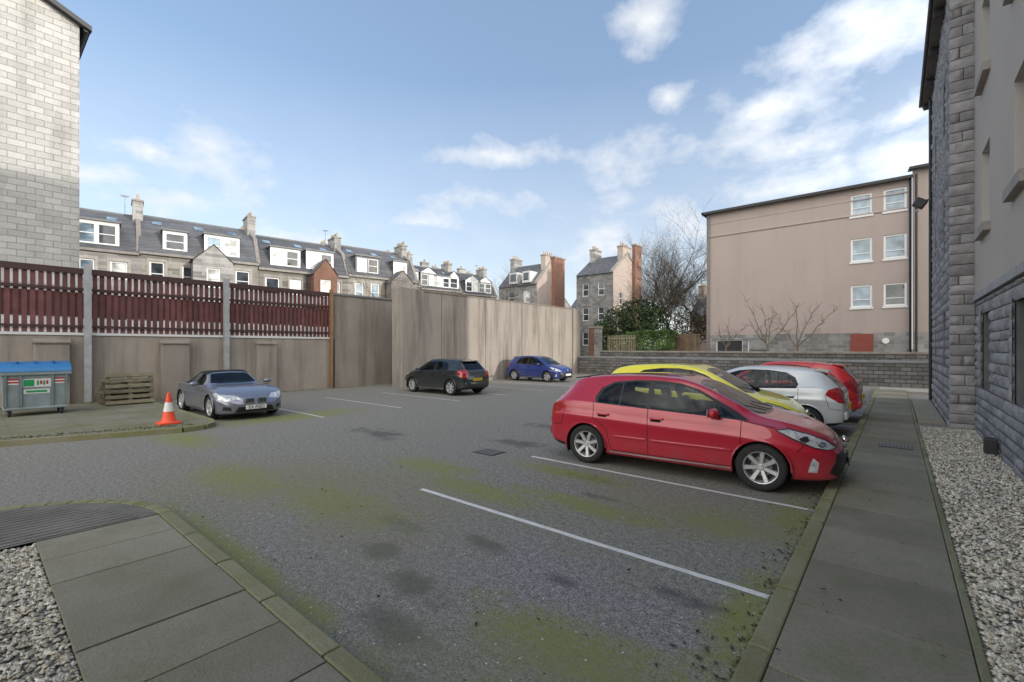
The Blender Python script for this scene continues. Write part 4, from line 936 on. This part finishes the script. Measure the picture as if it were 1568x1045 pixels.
# ---------------------------------------------------------------- world, sun, camera
w=bpy.data.worlds.new('World'); sc.world=w; w.use_nodes=True
nt=w.node_tree
for x in list(nt.nodes): nt.nodes.remove(x)
N=NT(nt); out=N.n('ShaderNodeOutputWorld')
EL=14; ROT=79
a=rad(ROT); sv=Vector((math.sin(a)*math.cos(rad(EL)),math.cos(a)*math.cos(rad(EL)),math.sin(rad(EL))))
sky=N.n('ShaderNodeTexSky',sky_type='NISHITA'); sky.sun_disc=False; sky.sun_elevation=rad(EL); sky.sun_rotation=rad(ROT); sky.air_density=1.0; sky.dust_density=.6; sky.ozone_density=1.5
bg=N.n('ShaderNodeBackground',{'Color':sky.outputs[0],'Strength':.15})
sky_fill=N.n('ShaderNodeBackground',{'Color':(.165,.225,.335,1),'Strength':1.0})  # even glow added over the whole sky to lift the fill light
base=N.n('ShaderNodeAddShader',{0:bg.outputs[0],1:sky_fill.outputs[0]})
d=N.n('ShaderNodeTexCoord').outputs['Generated']; sp=N.n('ShaderNodeSeparateXYZ',{0:d})
az=N.m('MULTIPLY',N.m('ARCTAN2',sp.outputs[0],sp.outputs[1]),57.2958); el=N.m('MULTIPLY',N.m('ARCSINE',sp.outputs[2]),57.2958)
ae=N.n('ShaderNodeCombineXYZ',{0:az,1:el,2:0.0}).outputs[0]
wc=N.n('ShaderNodeTexNoise',{'Vector':d,'Scale':6.0,'Detail':5.0,'Roughness':.6}).outputs['Color']
ae=N.v('ADD',ae,N.v('MULTIPLY',N.v('SUBTRACT',wc,(.5,.5,.5)),(11,6,0)))
bl=[(-72.7,17.6,8,5.0),(-82,16,4,1.8),(-79,18.6,3,1.5),(-77,14.5,8,2.4),(-41,23,8,1.7),(-24.7,34.7,5.5,3),(-43,17.4,7,2.4),(-25.5,21,8,3.2),(-12.5,21.3,15,2.8),(-10,24.2,7,3.2),(-3,27.3,8,4.4),(1,21.6,6,2.5),(2,17.0,9,5.2),(-29.5,13.5,8,5.5),(-8,17,9,3.8),(-66,12,8,2.5),(-20.3,27.3,3.5,1.8),(-50,15,7,2),(-18,14,12,3.5),(8,22,10,8)]
M=N.blobs(ae,bl)
M=N.m('MAXIMUM',M,-.6)
back=N.v('DOT_PRODUCT',d,(.643,-.766,.0)); M=N.m('MAXIMUM',M,N.mr(back,-.1,.4,-.6,.75))  # unseen cloud bank behind the camera, added as a fill source
dv=N.v('MULTIPLY',d,(1,1,1.9)); nz=N.noise(dv,8,9,.58)
den=N.m('ADD',N.m('MULTIPLY',M,.85),N.m('MULTIPLY',N.m('SUBTRACT',nz,.5),2.3))
den=N.mr(den,-.05,1.0,0,.95)
hz=N.mr(el,0,30,.6,0); den=N.m('MAXIMUM',den,hz)
shade=N.noise(dv,11,5); cc=N.mix(N.mr(shade,.3,.7),(1.0,1.0,1.0),(.84,.88,.94))
warm=N.mr(back,-.1,.3); cc=N.mix(warm,cc,(1.0,.95,.865))  # warm tint for the added clouds behind the camera
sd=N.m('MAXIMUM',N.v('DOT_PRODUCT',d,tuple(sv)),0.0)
st_=N.m('ADD',1.06,N.m('MAXIMUM',N.m('MULTIPLY',sd,1.6),N.mr(back,-.05,.4,0,3.0)))  # brighter towards the sun; clouds behind the camera boosted for extra fill
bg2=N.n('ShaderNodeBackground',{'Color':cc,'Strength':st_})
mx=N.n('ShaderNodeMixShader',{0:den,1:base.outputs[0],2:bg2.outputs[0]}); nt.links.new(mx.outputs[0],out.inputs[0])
sl=bpy.data.lights.new('sun','SUN'); sl.energy=2.5; sl.angle=rad(1.0); sl.color=(1,.95,.88)
so=bpy.data.objects.new('sun',sl); sc.collection.objects.link(so)
so.rotation_euler=sv.to_track_quat('Z','Y').to_euler(); so.location=(30,10,30)
cam=bpy.data.cameras.new('camera'); cam.sensor_width=36; cam.lens=16.07; cam.shift_y=.0064; cam.clip_end=2000; cam.clip_start=.05
co=bpy.data.objects.new('camera',cam); sc.collection.objects.link(co); co.location=(0,0,1.95); co.rotation_euler=(rad(90),0,rad(40)); sc.camera=co
sc.view_settings.view_transform='Standard'; sc.view_settings.look='None'; sc.view_settings.exposure=0
